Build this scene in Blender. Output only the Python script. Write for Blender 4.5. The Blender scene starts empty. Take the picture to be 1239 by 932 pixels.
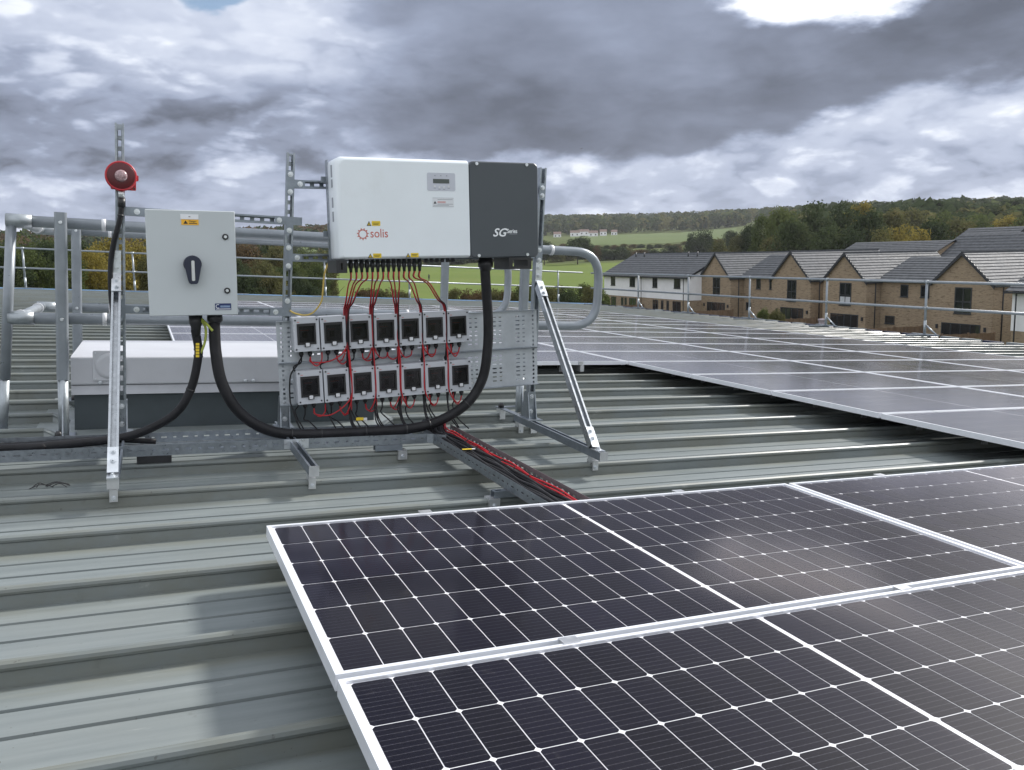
import bpy, math, random
from mathutils import Vector, Matrix
random.seed(11)
R = math.radians
scene = bpy.context.scene
COL = scene.collection

# ------------------------------------------------------------------ camera
cam = bpy.data.cameras.new('camera')
cam_o = bpy.data.objects.new('camera', cam); COL.objects.link(cam_o)
cam.sensor_width = 36.0
cam.lens = 1003.05 / 1239 * 36.0
cam.shift_x = (619.5 - 616.24) / 1239
cam.shift_y = -(466 - 438.1) / 1239
cam.clip_start = 0.05; cam.clip_end = 9000
CAM = Vector((-0.2973, -2.6292, 0.8339))
_r, _u, _b = Vector((.91607, -.40063, -.01751)), Vector((.06726, .11045, .9916)), Vector((-.39533, -.90956, .12813))
cam_o.matrix_world = Matrix(((_r.x, _u.x, _b.x, CAM.x), (_r.y, _u.y, _b.y, CAM.y), (_r.z, _u.z, _b.z, CAM.z), (0, 0, 0, 1)))
scene.camera = cam_o

# ------------------------------------------------------------------ colour management
scene.view_settings.view_transform = 'Standard'
scene.view_settings.look = 'None'
scene.view_settings.gamma = 1.0
scene.view_settings.use_curve_mapping = False
scene.view_settings.exposure = 0.3
scene.cycles.transparent_max_bounces = 24
scene.cycles.max_bounces = 8
scene.cycles.use_denoising = True

SUN_AZ, SUN_EL = 74, 34          # degrees, azimuth from +Y towards +X

# ------------------------------------------------------------------ node helper
class NT:
    def __init__(s, tree): s.t = tree; s.t.nodes.clear()
    def n(s, typ, **kw):
        nd = s.t.nodes.new(typ)
        for k, v in kw.items(): setattr(nd, k, v)
        return nd
    def put(s, sock, v):
        if v is None: return
        if hasattr(v, 'is_linked') or isinstance(v, bpy.types.NodeSocket): s.t.links.new(v, sock)
        else: sock.default_value = v
    def m(s, op, a, b=None, c=None, clamp=False):
        nd = s.n('ShaderNodeMath', operation=op); nd.use_clamp = clamp
        s.put(nd.inputs[0], a)
        if b is not None: s.put(nd.inputs[1], b)
        if c is not None: s.put(nd.inputs[2], c)
        return nd.outputs[0]
    def vm(s, op, a, b=None):
        nd = s.n('ShaderNodeVectorMath', operation=op); s.put(nd.inputs[0], a)
        if b is not None: s.put(nd.inputs[1], b)
        return nd.outputs[0]
    def noise(s, vec, scale, detail=4, rough=.55, dist=0):
        nd = s.n('ShaderNodeTexNoise'); s.put(nd.inputs['Vector'], vec)
        nd.inputs['Scale'].default_value = scale; nd.inputs['Detail'].default_value = detail
        nd.inputs['Roughness'].default_value = rough; nd.inputs['Distortion'].default_value = dist
        return nd.outputs['Fac']
    def mapr(s, v, a, b, c, d, smooth=False):
        nd = s.n('ShaderNodeMapRange'); nd.interpolation_type = 'SMOOTHSTEP' if smooth else 'LINEAR'
        s.put(nd.inputs[0], v)
        for i, x in enumerate((a, b, c, d)): s.put(nd.inputs[i + 1], x)
        return nd.outputs[0]
    def mix(s, f, a, b, mode='MIX'):
        nd = s.n('ShaderNodeMix', data_type='RGBA', blend_type=mode)
        s.put(nd.inputs[0], f)
        s.put(nd.inputs[6], a if not isinstance(a, tuple) else (*a[:3], 1)); s.put(nd.inputs[7], b if not isinstance(b, tuple) else (*b[:3], 1))
        return nd.outputs[2]
    def sep(s, v):
        nd = s.n('ShaderNodeSeparateXYZ'); s.put(nd.inputs[0], v); return nd.outputs
    def comb(s, x, y, z):
        nd = s.n('ShaderNodeCombineXYZ')
        for i, q in enumerate((x, y, z)): s.put(nd.inputs[i], q)
        return nd.outputs[0]

# ------------------------------------------------------------------ world: broken cloud over a thin blue sky
world = bpy.data.worlds.new('World'); scene.world = world; world.use_nodes = True
def build_world():
    T = NT(world.node_tree)
    d = T.n('ShaderNodeTexCoord').outputs['Generated']
    x, y, z = T.sep(d)[:3]
    DEG = 180 / math.pi
    zc = T.m('MAXIMUM', z, 0.0)
    inv = T.m('DIVIDE', 1.0, T.m('ADD', zc, 0.55))       # clouds lie on layers, so they close up towards the horizon
    deck = T.comb(T.m('MULTIPLY', x, inv), T.m('MULTIPLY', y, inv), T.m('MULTIPLY', zc, 2.6))
    def nz(off, sc, det=3, rg=.5, dist=0.0): return T.noise(T.vm('ADD', deck, off), sc, det, rg, dist)
    def cen(a, k): return T.m('MULTIPLY', T.m('SUBTRACT', a, .5), k)
    add = lambda *a: a[0] if len(a) == 1 else T.m('ADD', a[0], add(*a[1:]))
    uu = T.m('MULTIPLY', T.m('SUBTRACT', T.m('ARCTAN2', x, y), R(23.5)), DEG)
    vv = T.m('MULTIPLY', T.m('ARCSINE', z), DEG)
    w1, w2 = nz((0, 0, 0), 3.0), nz((7.3, 2.1, 4.4), 3.0)
    f1, f2 = nz((1.7, 9.2, 3.1), 10, 5, .56), nz((4.1, 3.3, 8.8), 10, 5, .56)
    u = add(uu, cen(w1, 14), cen(f1, 5)); v = add(vv, cen(w2, 6.0), cen(f2, 3.0))
    def blend(f, a, b): return T.mapr(f, 0, 1, a, b)
    def ramp(src, pts, smooth=True):
        out = pts[0][1]
        for (a, va), (b, vb) in zip(pts, pts[1:]):
            out = T.m('ADD', out, T.mapr(src, a, b, 0.0, vb - va, smooth)) if not isinstance(out, float) else T.m('ADD', T.mapr(src, a, b, 0.0, vb - va, smooth), out)
        return out
    left = T.mapr(u, -15, -6, 1, 0, True)
    Lleft = ramp(v, [(1.5, .50), (4.6, .50), (6.0, .33), (8.2, .32), (10.5, .45), (12.6, .68), (15.5, .76), (19.0, .5)])
    Lright = ramp(v, [(1.0, .60), (4.0, .51), (6.0, .56), (8.0, .64), (12.0, .55)])
    L = blend(left, Lright, Lleft)
    # cumulus puffs, crisp above and soft below
    bn_ = nz((5.5, 2.7, 6.1), 9.0, 3, .45, .35)
    bil = T.mapr(T.m('ABSOLUTE', T.m('SUBTRACT', bn_, .5)), 0.0, .20, .12, .80)
    p0 = nz((2.2, 5.1, .7), 7.0, 5, .5, .15); p2 = nz((8.2, 1.4, 3.7), 20, 5, .55, .1)
    p1 = T.m('ADD', T.m('MULTIPLY', p0, .83), T.m('MULTIPLY', bil, .17))
    puff = T.m('MULTIPLY', T.mapr(p1, .50, .62, 0, 1, True), T.mapr(p2, .3, .7, .55, 1.15))
    big = nz((3.1, 6.6, 2.0), 4.0, 4, .5)
    L = add(L, cen(big, .36), cen(p1, .20), cen(p2, .14))
    L = T.m('ADD', L, T.m('MULTIPLY', puff, T.mapr(vv, 2, 13, .30, .27)))
    L = T.m('SUBTRACT', L, T.m('MULTIPLY', T.mapr(p1, .48, .36, 0, 1, True), .12))
    # the heavy bank: soft above, ragged lower edge that climbs to the right
    vL = ramp(uu, [(-14.0, 7.4), (0.0, 6.8), (12.0, 6.2), (17.0, 6.8), (25.0, 9.4), (32.0, 9.0), (50.0, 9.0)])
    s = T.m('SUBTRACT', v, vL)
    bank = T.m('MULTIPLY', T.mapr(s, -.7, 1.0, 0, 1, True), T.m('MULTIPLY', T.mapr(add(u, T.m('MULTIPLY', vv, -.45)), -20, -8.5, 0, 1, True), T.mapr(uu, 55, 80, 1, 0, True)))
    bank = T.m('MULTIPLY', bank, T.mapr(vv, 36, 60, 1, 0, True))
    Lb = add(ramp(s, [(-.5, .32), (.7, .19), (3.0, .19), (6.0, .27), (9.0, .32)]), cen(big, .20), cen(p1, .20), cen(w1, .10), cen(p2, .06))
    L = blend(T.m('MULTIPLY', bank, .97), L, Lb)
    # thin place in front of the sun
    du = T.m('DIVIDE', T.m('SUBTRACT', u, 20.8), 6.4); dv = T.m('SUBTRACT', v, add(14.5, T.m('MULTIPLY', T.m('POWER', T.m('ABSOLUTE', du), 2.0), 1.2)))
    gapL = T.m('MULTIPLY', T.mapr(dv, -1.2, 1.1, 0, 1, True), T.mapr(vv, 16.6, 18.6, 1, 0, True))
    gapL = T.m('MULTIPLY', gapL, T.mapr(T.m('ABSOLUTE', du), .8, 1.7, 1, 0, True))
    L = T.m('ADD', L, T.m('MULTIPLY', gapL, 2.0))
    su = T.m('DIVIDE', T.m('SUBTRACT', u, 31.0), 5.0); sv = T.m('DIVIDE', T.m('SUBTRACT', v, 18.6), 1.9)
    L = T.m('ADD', L, T.m('MULTIPLY', T.m('EXPONENT', T.m('MULTIPLY', T.m('ADD', T.m('MULTIPLY', su, su), T.m('MULTIPLY', sv, sv)), -1.0)), .95))
    # the rest of the sky: thinner, brighter cloud overhead and round about
    L = T.m('MULTIPLY', L, .88)
    over = T.m('MAXIMUM', T.mapr(vv, 38, 62, 0, 1, True), T.mapr(T.m('ABSOLUTE', uu), 44, 80, 0, 1, True))
    Lo = add(SKY_TOP, cen(big, .8), cen(p1, .4))
    L = T.m('MAXIMUM', blend(over, L, Lo), .13)
    tint = T.mix(T.mapr(L, .35, .85, 0, 1), (.815, .94, 1.26), (.955, .995, 1.065))
    tint = T.mix(T.mapr(L, 1.5, 2.2, 0, 1), tint, (1.0, .96, .92))
    cloud = T.vm('MULTIPLY', tint, T.comb(L, L, L))
    sky = T.n('ShaderNodeTexSky', sky_type='NISHITA', sun_disc=False)
    sky.sun_elevation = R(SUN_EL); sky.sun_rotation = R(SUN_AZ); sky.air_density = 1.0; sky.dust_density = .4
    def spot(u0, v0, su, sv):
        a = T.m('POWER', T.m('ABSOLUTE', T.m('DIVIDE', T.m('SUBTRACT', u, u0), su)), 2.0); b = T.m('POWER', T.m('ABSOLUTE', T.m('DIVIDE', T.m('SUBTRACT', v, v0), sv)), 2.0)
        return T.m('EXPONENT', T.m('MULTIPLY', T.m('ADD', a, b), -1.0))
    gap = T.m('ADD', spot(-27.8, 16.9, 2.2, 1.1), spot(-19.0, 16.5, 2.4, 1.2))
    gap = T.mapr(gap, .3, .7, 0, .9, True)
    cloudb = T.vm('MULTIPLY', cloud, (10.0, 10.0, 10.0))
    colr = T.mix(gap, cloudb, sky.outputs[0])
    bg = T.n('ShaderNodeBackground'); T.put(bg.inputs['Color'], colr); bg.inputs['Strength'].default_value = SKY_STRENGTH
    out = T.n('ShaderNodeOutputWorld'); T.t.links.new(bg.outputs[0], out.inputs['Surface'])
SKY_TOP = .98
SKY_STRENGTH = 0.1
build_world()

# ------------------------------------------------------------------ sun behind thin cloud
sun = bpy.data.lights.new('sun', 'SUN'); sun.energy = 4.4; sun.angle = R(7); sun.color = (1.0, .96, .91)
sun_o = bpy.data.objects.new('sun', sun); COL.objects.link(sun_o)
_d = Vector((math.sin(R(SUN_AZ)) * math.cos(R(SUN_EL)), math.cos(R(SUN_AZ)) * math.cos(R(SUN_EL)), math.sin(R(SUN_EL))))
sun_o.rotation_euler = (-_d).to_track_quat('-Z', 'Y').to_euler()

# ------------------------------------------------------------------ materials
MATS = {}
def mat(name, col, rough=.5, metal=0.0, var=.12, vscale=6.0, bump=0.0, bscale=60.0, coat=0.0, spec=.5, stretch=None, rvar=0.0, dirt=None, detail=5):
    if name in MATS: return MATS[name]
    mt = bpy.data.materials.new(name); mt.use_nodes = True
    T = NT(mt.node_tree)
    tc = T.n('ShaderNodeTexCoord').outputs['Object']
    v = T.vm('MULTIPLY', tc, stretch) if stretch else tc
    rnd = T.n('ShaderNodeObjectInfo').outputs['Random']
    v = T.vm('ADD', v, T.comb(T.m('MULTIPLY', rnd, 13.0), T.m('MULTIPLY', rnd, 7.0), 0.0))
    nz = T.noise(v, vscale, detail, .6)
    f = T.mapr(nz, .3, .7, 1 - var, 1 + var)
    c = T.vm('MULTIPLY', (*col[:3],), T.comb(f, f, f))
    if dirt:
        dm = T.mapr(T.noise(v, dirt[1], 6, .65), dirt[2], dirt[3], 0, dirt[4], True)
        c = T.mix(dm, c, dirt[0])
    p = T.n('ShaderNodeBsdfPrincipled')
    T.put(p.inputs['Base Color'], c); p.inputs['Metallic'].default_value = metal
    p.inputs['Specular IOR Level'].default_value = spec
    if rvar: T.put(p.inputs['Roughness'], T.mapr(T.noise(v, vscale * 2.3, 4, .6), .3, .7, max(.03, rough - rvar), rough + rvar))
    else: p.inputs['Roughness'].default_value = rough
    if coat: p.inputs['Coat Weight'].default_value = coat; p.inputs['Coat Roughness'].default_value = .1
    if bump:
        b = T.n('ShaderNodeBump'); b.inputs['Strength'].default_value = bump; b.inputs['Distance'].default_value = .002
        T.put(b.inputs['Height'], T.noise(v, bscale, 4, .6)); T.t.links.new(b.outputs[0], p.inputs['Normal'])
    o = T.n('ShaderNodeOutputMaterial'); T.t.links.new(p.outputs[0], o.inputs['Surface'])
    MATS[name] = mt; return mt

GALV = mat('galvanised_steel', (.30, .33, .36), .36, .85, .16, 30, .15, 120, rvar=.1)
GALVD = mat('galvanised_dull', (.25, .28, .315), .43, .8, .14, 20, .1, 90, rvar=.08)
ZINC = mat('zinc_plate', (.66, .69, .72), .34, .85, .12, 25, .1, 150, rvar=.1)
ALU = mat('aluminium_mill', (.62, .63, .64), .36, .8, .08, 20, rvar=.08)
ANOD = mat('anodised_frame', (.72, .74, .78), .36, .25, .04, 8, rvar=.06)
TUBE = mat('grey_tube', (.235, .26, .285), .36, .3, .12, 9, .1, 60, rvar=.1)
TUBEL = mat('galvanised_tube', (.34, .37, .39), .42, .7, .14, 18, .1, 90, rvar=.08)
COLLAR = mat('pale_plastic_collar', (.62, .63, .65), .5, 0, .06)
BLACK = mat('black_plastic', (.016, .016, .018), .42, 0, .2, 20)
CABLE = mat('black_cable_sheath', (.013, .013, .015), .5, 0, .35, 14, .25, 60, spec=.25, dirt=((.10, .10, .095), 8, .60, .78, .16))
REDW = mat('red_cable', (.44, .012, .02), .4, 0, .15, 20)
YELW = mat('yellow_cable', (.48, .34, .07), .45, 0, .1, 20)
GRNY = mat('green_yellow_cable', (.33, .38, .06), .45, 0, .25, 50)
WHITE = mat('inverter_white', (.74, .785, .82), .34, 0, .03, 3, coat=.15, dirt=((.60, .62, .62), 2.5, .56, .74, .25))
DARKG = mat('inverter_dark_grey', (.060, .070, .080), .42, 0, .05, 4, .06, 300)
BOXG = mat('switch_box_grey', (.48, .515, .53), .45, 0, .03, 3, .1, 350)
BRKG = mat('breaker_grey', (.47, .49, .525), .42, 0, .04, 5)
INNER = mat('breaker_inside', (.13, .135, .14), .5, 0, .1)
REDP = mat('red_plastic', (.42, .012, .022), .32, 0, .08, 8)
LENS = mat('beacon_lens', (.36, .24, .25), .15, 0, .5, 120, .6, 90)
DARKRED = mat('dark_red_plastic', (.085, .005, .009), .35, 0, .08, 8)
YELL = mat('yellow_label', (.72, .52, .03), .5, 0, .05)
ORNG = mat('orange_label', (.80, .42, .03), .5, 0, .05)
INK = mat('black_ink', (.02, .02, .02), .5, 0, 0)
INKG = mat('grey_ink', (.25, .27, .30), .5, 0, 0)
REDI = mat('red_ink', (.50, .10, .07), .5, 0, 0)
NAVY = mat('navy_label', (.012, .028, .11), .4, 0, 0)
WINK = mat('white_ink', (.78, .80, .82), .5, 0, 0)
DISP = mat('display_panel_grey', (.50, .52, .58), .4, 0, .02)
LCD = mat('lcd_screen', (.055, .070, .062), .15, 0, .02)
NAVYP = mat('dark_blue_plastic', (.013, .018, .04), .35, 0, .05)
COVER = mat('rooflight_cover', (.50, .51, .54), .38, 0, .05, 4, dirt=((.28, .28, .28), 14, .66, .74, .35))
KERB = mat('rooflight_kerb', (.46, .47, .50), .4, .3, .08, 8)
UPST = mat('dark_upstand', (.055, .070, .078), .6, 0, .12, 5)
FLASH = mat('flashing_sheet', (.21, .235, .235), .42, 0, .18, 3, .1, 20, rvar=.12, dirt=((.33, .33, .31), 5, .5, .68, .45))
BLUE = mat('blue_film', (.20, .37, .60), .4, 0, .1, 4)
BLUEB = mat('blue_black_filler', (.012, .018, .05), .45, 0, .2)
GRNM = mat('zinc_inside', (.20, .19, .20), .5, .5, .1, 20)

def roof_material():
    mt = bpy.data.materials.new('roof_sheet_paint'); mt.use_nodes = True; T = NT(mt.node_tree)
    tc = T.n('ShaderNodeTexCoord').outputs['Object']; rnd = T.n('ShaderNodeObjectInfo').outputs['Random']
    off = T.comb(T.m('MULTIPLY', rnd, 40), T.m('MULTIPLY', rnd, 9), 0.0)
    v = T.vm('ADD', tc, off); x, y, z = T.sep(tc)[:3]
    st = T.noise(T.vm('MULTIPLY', v, (.6, 9.0, 6.0)), 2.0, 7, .65)         # streaks that run with the fall
    bl = T.noise(v, 1.6, 6, .6)
    c = T.mix(T.mapr(st, .35, .68, 0, 1), (.140, .161, .163), (.200, .224, .224))
    c = T.mix(T.mapr(bl, .42, .68, 0, .5, True), c, (.18, .196, .188))
    # olive grime held against the upper foot of each seam and lime tide marks
    g1 = T.m('MULTIPLY', T.mapr(y, .37, .475, 0, 1, True), T.mapr(T.noise(T.vm('MULTIPLY', v, (.8, 5, 1)), 2.4, 6, .65), .38, .62, .1, 1, True))
    c = T.mix(T.m('MULTIPLY', g1, .6), c, (.145, .148, .118))
    g2 = T.mapr(T.noise(T.vm('MULTIPLY', v, (1.5, 14, 1)), 3.0, 8, .7), .62, .72, 0, .5, True)
    c = T.mix(g2, c, (.32, .335, .315))
    # small specks
    sp = T.m('MAXIMUM', T.mapr(T.noise(v, 60, 2, .5), .72, .77, 0, .6, True), T.m('MULTIPLY', T.mapr(T.noise(v, 9, 5, .6), .66, .72, 0, .45, True), T.mapr(st, .3, .6, .2, 1)))
    c = T.mix(sp, c, (.07, .07, .06))
    sc = T.m('MULTIPLY', T.mapr(T.noise(T.vm('MULTIPLY', v, (3.0, 4.5, 1)), 2.2, 7, .72, .6), .60, .70, 0, 1, True), T.mapr(T.noise(v, .9, 2, .5), .45, .6, 0, .45, True))
    c = T.mix(sc, c, (.105, .112, .105))
    wet = T.mapr(T.noise(T.vm('MULTIPLY', v, (.7, 3.0, 1)), 1.3, 5, .6), .38, .66, .46, .33)
    p = T.n('ShaderNodeBsdfPrincipled'); T.put(p.inputs['Base Color'], c); T.put(p.inputs['Roughness'], wet)
    p.inputs['Specular IOR Level'].default_value = .30
    b = T.n('ShaderNodeBump'); b.inputs['Strength'].default_value = .6; b.inputs['Distance'].default_value = .006
    T.put(b.inputs['Height'], T.noise(T.vm('MULTIPLY', v, (.5, 2.5, 1)), 3.0, 3, .5)); T.t.links.new(b.outputs[0], p.inputs['Normal'])
    o = T.n('ShaderNodeOutputMaterial'); T.t.links.new(p.outputs[0], o.inputs['Surface'])
    return mt
ROOFM = roof_material()

def cell_material():
    mt = bpy.data.materials.new('solar_cell'); mt.use_nodes = True; T = NT(mt.node_tree)
    tc = T.n('ShaderNodeTexCoord').outputs['Object']; x, y, z = T.sep(tc)[:3]
    rnd = T.n('ShaderNodeObjectInfo').outputs['Random']
    fr = T.m('FRACT', T.m('ADD', T.m('DIVIDE', y, .0166), .5))
    dd = T.m('ABSOLUTE', T.m('SUBTRACT', fr, .5))
    line = T.m('LESS_THAN', dd, .036)
    dots = T.m('MULTIPLY', T.m('LESS_THAN', dd, .075), T.m('LESS_THAN', T.m('ABSOLUTE', T.m('SUBTRACT', T.m('FRACT', T.m('DIVIDE', x, .0138)), .5)), .07))
    f = T.m('MAXIMUM', line, dots)
    c0 = T.mix(rnd, (.0022, .0024, .0075), (.0052, .0052, .0150))
    c = T.mix(f, c0, (.055, .055, .068))
    p = T.n('ShaderNodeBsdfPrincipled'); T.put(p.inputs['Base Color'], c); p.inputs['Roughness'].default_value = .5; p.inputs['Specular IOR Level'].default_value = .15
    o = T.n('ShaderNodeOutputMaterial'); T.t.links.new(p.outputs[0], o.inputs['Surface']); return mt
CELL = cell_material()
BACKS = mat('white_backsheet', (.74, .75, .78), .55, 0, .02, spec=.2)

PL, PW, PG = 2.094, 1.038, .020
CX0 = .021 - PL / 2; CY0 = .0165 - PW / 2; PXc, PYc = .085, .168; MIDG = .012
def laminate_material():     # far modules: the cell grid is only a few pixels there
    mt = bpy.data.materials.new('far_laminate'); mt.use_nodes = True; T = NT(mt.node_tree)
    tc = T.n('ShaderNodeTexCoord').outputs['Object']; x, y, z = T.sep(tc)[:3]
    ax = T.m('ABSOLUTE', x)
    fx = T.m('FRACT', T.m('DIVIDE', T.m('SUBTRACT', ax, MIDG / 2), PXc)); fy = T.m('FRACT', T.m('DIVIDE', T.m('SUBTRACT', y, CY0 - .001), PYc))
    lx = T.m('GREATER_THAN', T.m('ABSOLUTE', T.m('SUBTRACT', fx, .5)), .488)
    ly = T.m('GREATER_THAN', T.m('ABSOLUTE', T.m('SUBTRACT', fy, .5)), .494)
    mid = T.m('LESS_THAN', ax, MIDG / 2)
    edge = T.m('MAXIMUM', T.m('GREATER_THAN', ax, PL / 2 - .022), T.m('GREATER_THAN', T.m('ABSOLUTE', y), PW / 2 - .018))
    f = T.m('MAXIMUM', T.m('MAXIMUM', lx, ly), T.m('MAXIMUM', mid, edge))
    c = T.mix(f, (.013, .013, .019), (.60, .61, .64))
    p = T.n('ShaderNodeBsdfPrincipled'); T.put(p.inputs['Base Color'], c); p.inputs['Roughness'].default_value = .5; p.inputs['Specular IOR Level'].default_value = .15
    o = T.n('ShaderNodeOutputMaterial'); T.t.links.new(p.outputs[0], o.inputs['Surface']); return mt
LAMI = laminate_material()

def glass_sheet(name, ior=1.18, rough=.08, dust_sheen=.005, tintc=(1, 1, 1), glc=(1.0, .93, .95)):
    mt = bpy.data.materials.new(name); mt.use_nodes = True; T = NT(mt.node_tree)
    tc = T.n('ShaderNodeTexCoord').outputs['Object']; rnd = T.n('ShaderNodeObjectInfo').outputs['Random']
    v = T.vm('ADD', tc, T.comb(T.m('MULTIPLY', rnd, 30), 0.0, 0.0))
    fr = T.n('ShaderNodeFresnel'); fr.inputs['IOR'].default_value = ior
    gl = T.n('ShaderNodeBsdfGlossy')
    T.put(gl.inputs['Roughness'], T.mapr(T.noise(v, 3.0, 4, .6), .3, .7, rough * .8, rough * 1.3)); gl.inputs['Color'].default_value = (*glc, 1)
    tr = T.n('ShaderNodeBsdfTransparent'); tr.inputs['Color'].default_value = (*tintc, 1)
    df = T.n('ShaderNodeBsdfDiffuse'); df.inputs['Color'].default_value = (.42, .40, .38, 1)
    spots = T.mapr(T.noise(v, 17, 3, .5), .66, .74, 0, 1, True)
    dfac = T.m('ADD', T.m('MULTIPLY', T.mapr(T.noise(v, 2.2, 6, .6), .38, .72, 0.0, 1.8), dust_sheen), T.m('MULTIPLY', spots, dust_sheen * 4.5))
    m1 = T.n('ShaderNodeMixShader'); T.put(m1.inputs[0], dfac); T.t.links.new(tr.outputs[0], m1.inputs[1]); T.t.links.new(df.outputs[0], m1.inputs[2])
    m2 = T.n('ShaderNodeMixShader'); T.put(m2.inputs[0], T.m('MULTIPLY', fr.outputs[0], T.mapr(fr.outputs[0], .01, .22, .5, 1.0))); T.t.links.new(m1.outputs[0], m2.inputs[1]); T.t.links.new(gl.outputs[0], m2.inputs[2])
    o = T.n('ShaderNodeOutputMaterial'); T.t.links.new(m2.outputs[0], o.inputs['Surface']); return mt
GLASS = glass_sheet('panel_glass'); FGLASS = glass_sheet('far_panel_glass', 1.24, .10, .05, (1, 1, 1), (1.0, .97, .96))  # far glass gets extra pale diffuse, painting in the sheen of reflected sky
SMOKE = glass_sheet('smoked_window', 1.35, .12, .03, (.55, .56, .58))
WGLASS = None

def brick_material():
    mt = bpy.data.materials.new('buff_brick'); mt.use_nodes = True; T = NT(mt.node_tree)
    g = T.n('ShaderNodeTexCoord').outputs['Object']; x, y, z = T.sep(g)[:3]
    v = T.comb(T.m('ADD', x, y), z, 0.0)
    b = T.n('ShaderNodeTexBrick'); T.put(b.inputs['Vector'], v); b.inputs['Scale'].default_value = 1.0
    b.inputs['Brick Width'].default_value = .225; b.inputs['Row Height'].default_value = .075; b.inputs['Mortar Size'].default_value = .006
    b.inputs['Color1'].default_value = (.315, .24, .165, 1); b.inputs['Color2'].default_value = (.25, .19, .13, 1); b.inputs['Mortar'].default_value = (.28, .235, .18, 1)
    # darker facing bricks in short runs
    run = T.noise(T.vm('MULTIPLY', v, (1.3, 10.0, 1)), 1.6, 3, .6)
    c = T.mix(T.mapr(run, .56, .63, 0, .8, True), b.outputs['Color'], (.10, .068, .048))
    c = T.mix(T.mapr(T.noise(v, .35, 3, .5), .35, .7, 0, .25), c, (.32, .245, .165))
    p = T.n('ShaderNodeBsdfPrincipled'); T.put(p.inputs['Base Color'], c); p.inputs['Roughness'].default_value = .85; p.inputs['Specular IOR Level'].default_value = .2
    o = T.n('ShaderNodeOutputMaterial'); T.t.links.new(p.outputs[0], o.inputs['Surface']); return mt
BRICK = brick_material()
SLATE = mat('slate_tiles', (.095, .100, .108), .62, 0, .25, 3, .2, 8, stretch=(1, 1, 1), rvar=.06, spec=.06)
FASCIA = mat('dark_fascia', (.018, .021, .028), .4, 0, .1)
RENDERW = mat('white_render', (.74, .74, .76), .8, 0, .05, 1.5, spec=.2)
WFRAME = mat('window_frame_grey', (.022, .026, .031), .4, 0, .08)
PANE = mat('window_pane_dark', (.012, .015, .018), .06, 0, .2, 1.0, spec=.9)
CURT = mat('pale_blind', (.45, .47, .50), .8, 0, .1)
WOOD = mat('fence_timber', (.17, .115, .075), .8, 0, .3, 3, stretch=(1, 1, .3), spec=.2)
BARK = mat('bark', (.07, .055, .042), .9, 0, .3, 4, spec=.1)
RTILE = mat('red_brown_tile', (.13, .085, .07), .8, 0, .15)

def leaf_material(name, a, b, c2):
    mt = bpy.data.materials.new(name); mt.use_nodes = True; T = NT(mt.node_tree)
    tc = T.n('ShaderNodeTexCoord').outputs['Object']; rnd = T.n('ShaderNodeObjectInfo').outputs['Random']
    v = T.vm('ADD', tc, T.comb(T.m('MULTIPLY', rnd, 50), T.m('MULTIPLY', rnd, 31), 0.0))
    c = T.mix(T.mapr(T.noise(v, .45, 3, .6), .36, .66, 0, 1), a, b)
    c = T.mix(T.mapr(T.noise(v, 2.6, 3, .6), .55, .72, 0, .8), c, c2)
    c = T.mix(T.m('MULTIPLY', rnd, .35), c, a)
    df = T.n('ShaderNodeBsdfDiffuse'); T.put(df.inputs['Color'], c)
    tl = T.n('ShaderNodeBsdfTranslucent'); T.put(tl.inputs['Color'], c)
    m = T.n('ShaderNodeMixShader'); m.inputs[0].default_value = .3; T.t.links.new(df.outputs[0], m.inputs[1]); T.t.links.new(tl.outputs[0], m.inputs[2])
    o = T.n('ShaderNodeOutputMaterial'); T.t.links.new(m.outputs[0], o.inputs['Surface']); return mt
LEAF_D = leaf_material('foliage_dark', (.0382, .0527, .0281), (.0638, .0833, .0391), (.0935, .1062, .0467))
LEAF_M = leaf_material('foliage_mid', (.0680, .0892, .0340), (.1148, .1360, .0493), (.1530, .1530, .0595))
LEAF_Y = leaf_material('foliage_autumn', (.1785, .1487, .0425), (.2720, .2210, .0553), (.3230, .2635, .0723))
LEAF_O = leaf_material('foliage_olive', (.0892, .0918, .0425), (.1445, .1403, .0553), (.1870, .1530, .0638))
LEAF_B = leaf_material('foliage_rust', (.0850, .0612, .0340), (.1190, .0808, .0408), (.1445, .0935, .0425))

def grass_material(name, a, b, c3, sc=.05):
    mt = bpy.data.materials.new(name); mt.use_nodes = True; T = NT(mt.node_tree)
    tc = T.n('ShaderNodeTexCoord').outputs['Object']
    c = T.mix(T.mapr(T.noise(tc, sc, 8, .65), .35, .65, 0, 1), a, b)
    c = T.mix(T.mapr(T.noise(T.vm('MULTIPLY', tc, (1, .25, 1)), sc * 6, 6, .7), .5, .75, 0, .6), c, c3)
    p = T.n('ShaderNodeBsdfPrincipled'); T.put(p.inputs['Base Color'], c); p.inputs['Roughness'].default_value = .95; p.inputs['Specular IOR Level'].default_value = .05
    o = T.n('ShaderNodeOutputMaterial'); T.t.links.new(p.outputs[0], o.inputs['Surface']); return mt
GRASS = grass_material('rough_grass', (.085, .105, .035), (.060, .080, .028), (.13, .115, .05))
MEADOW = grass_material('meadow_grass', (.112, .150, .036), (.098, .134, .034), (.140, .160, .050), .02)
PASTURE = grass_material('pasture_grass', (.105, .135, .055), (.09, .12, .05), (.125, .14, .062), .01)
STUBB = grass_material('stubble', (.25, .175, .095), (.20, .145, .08), (.15, .14, .06), .1)

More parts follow.
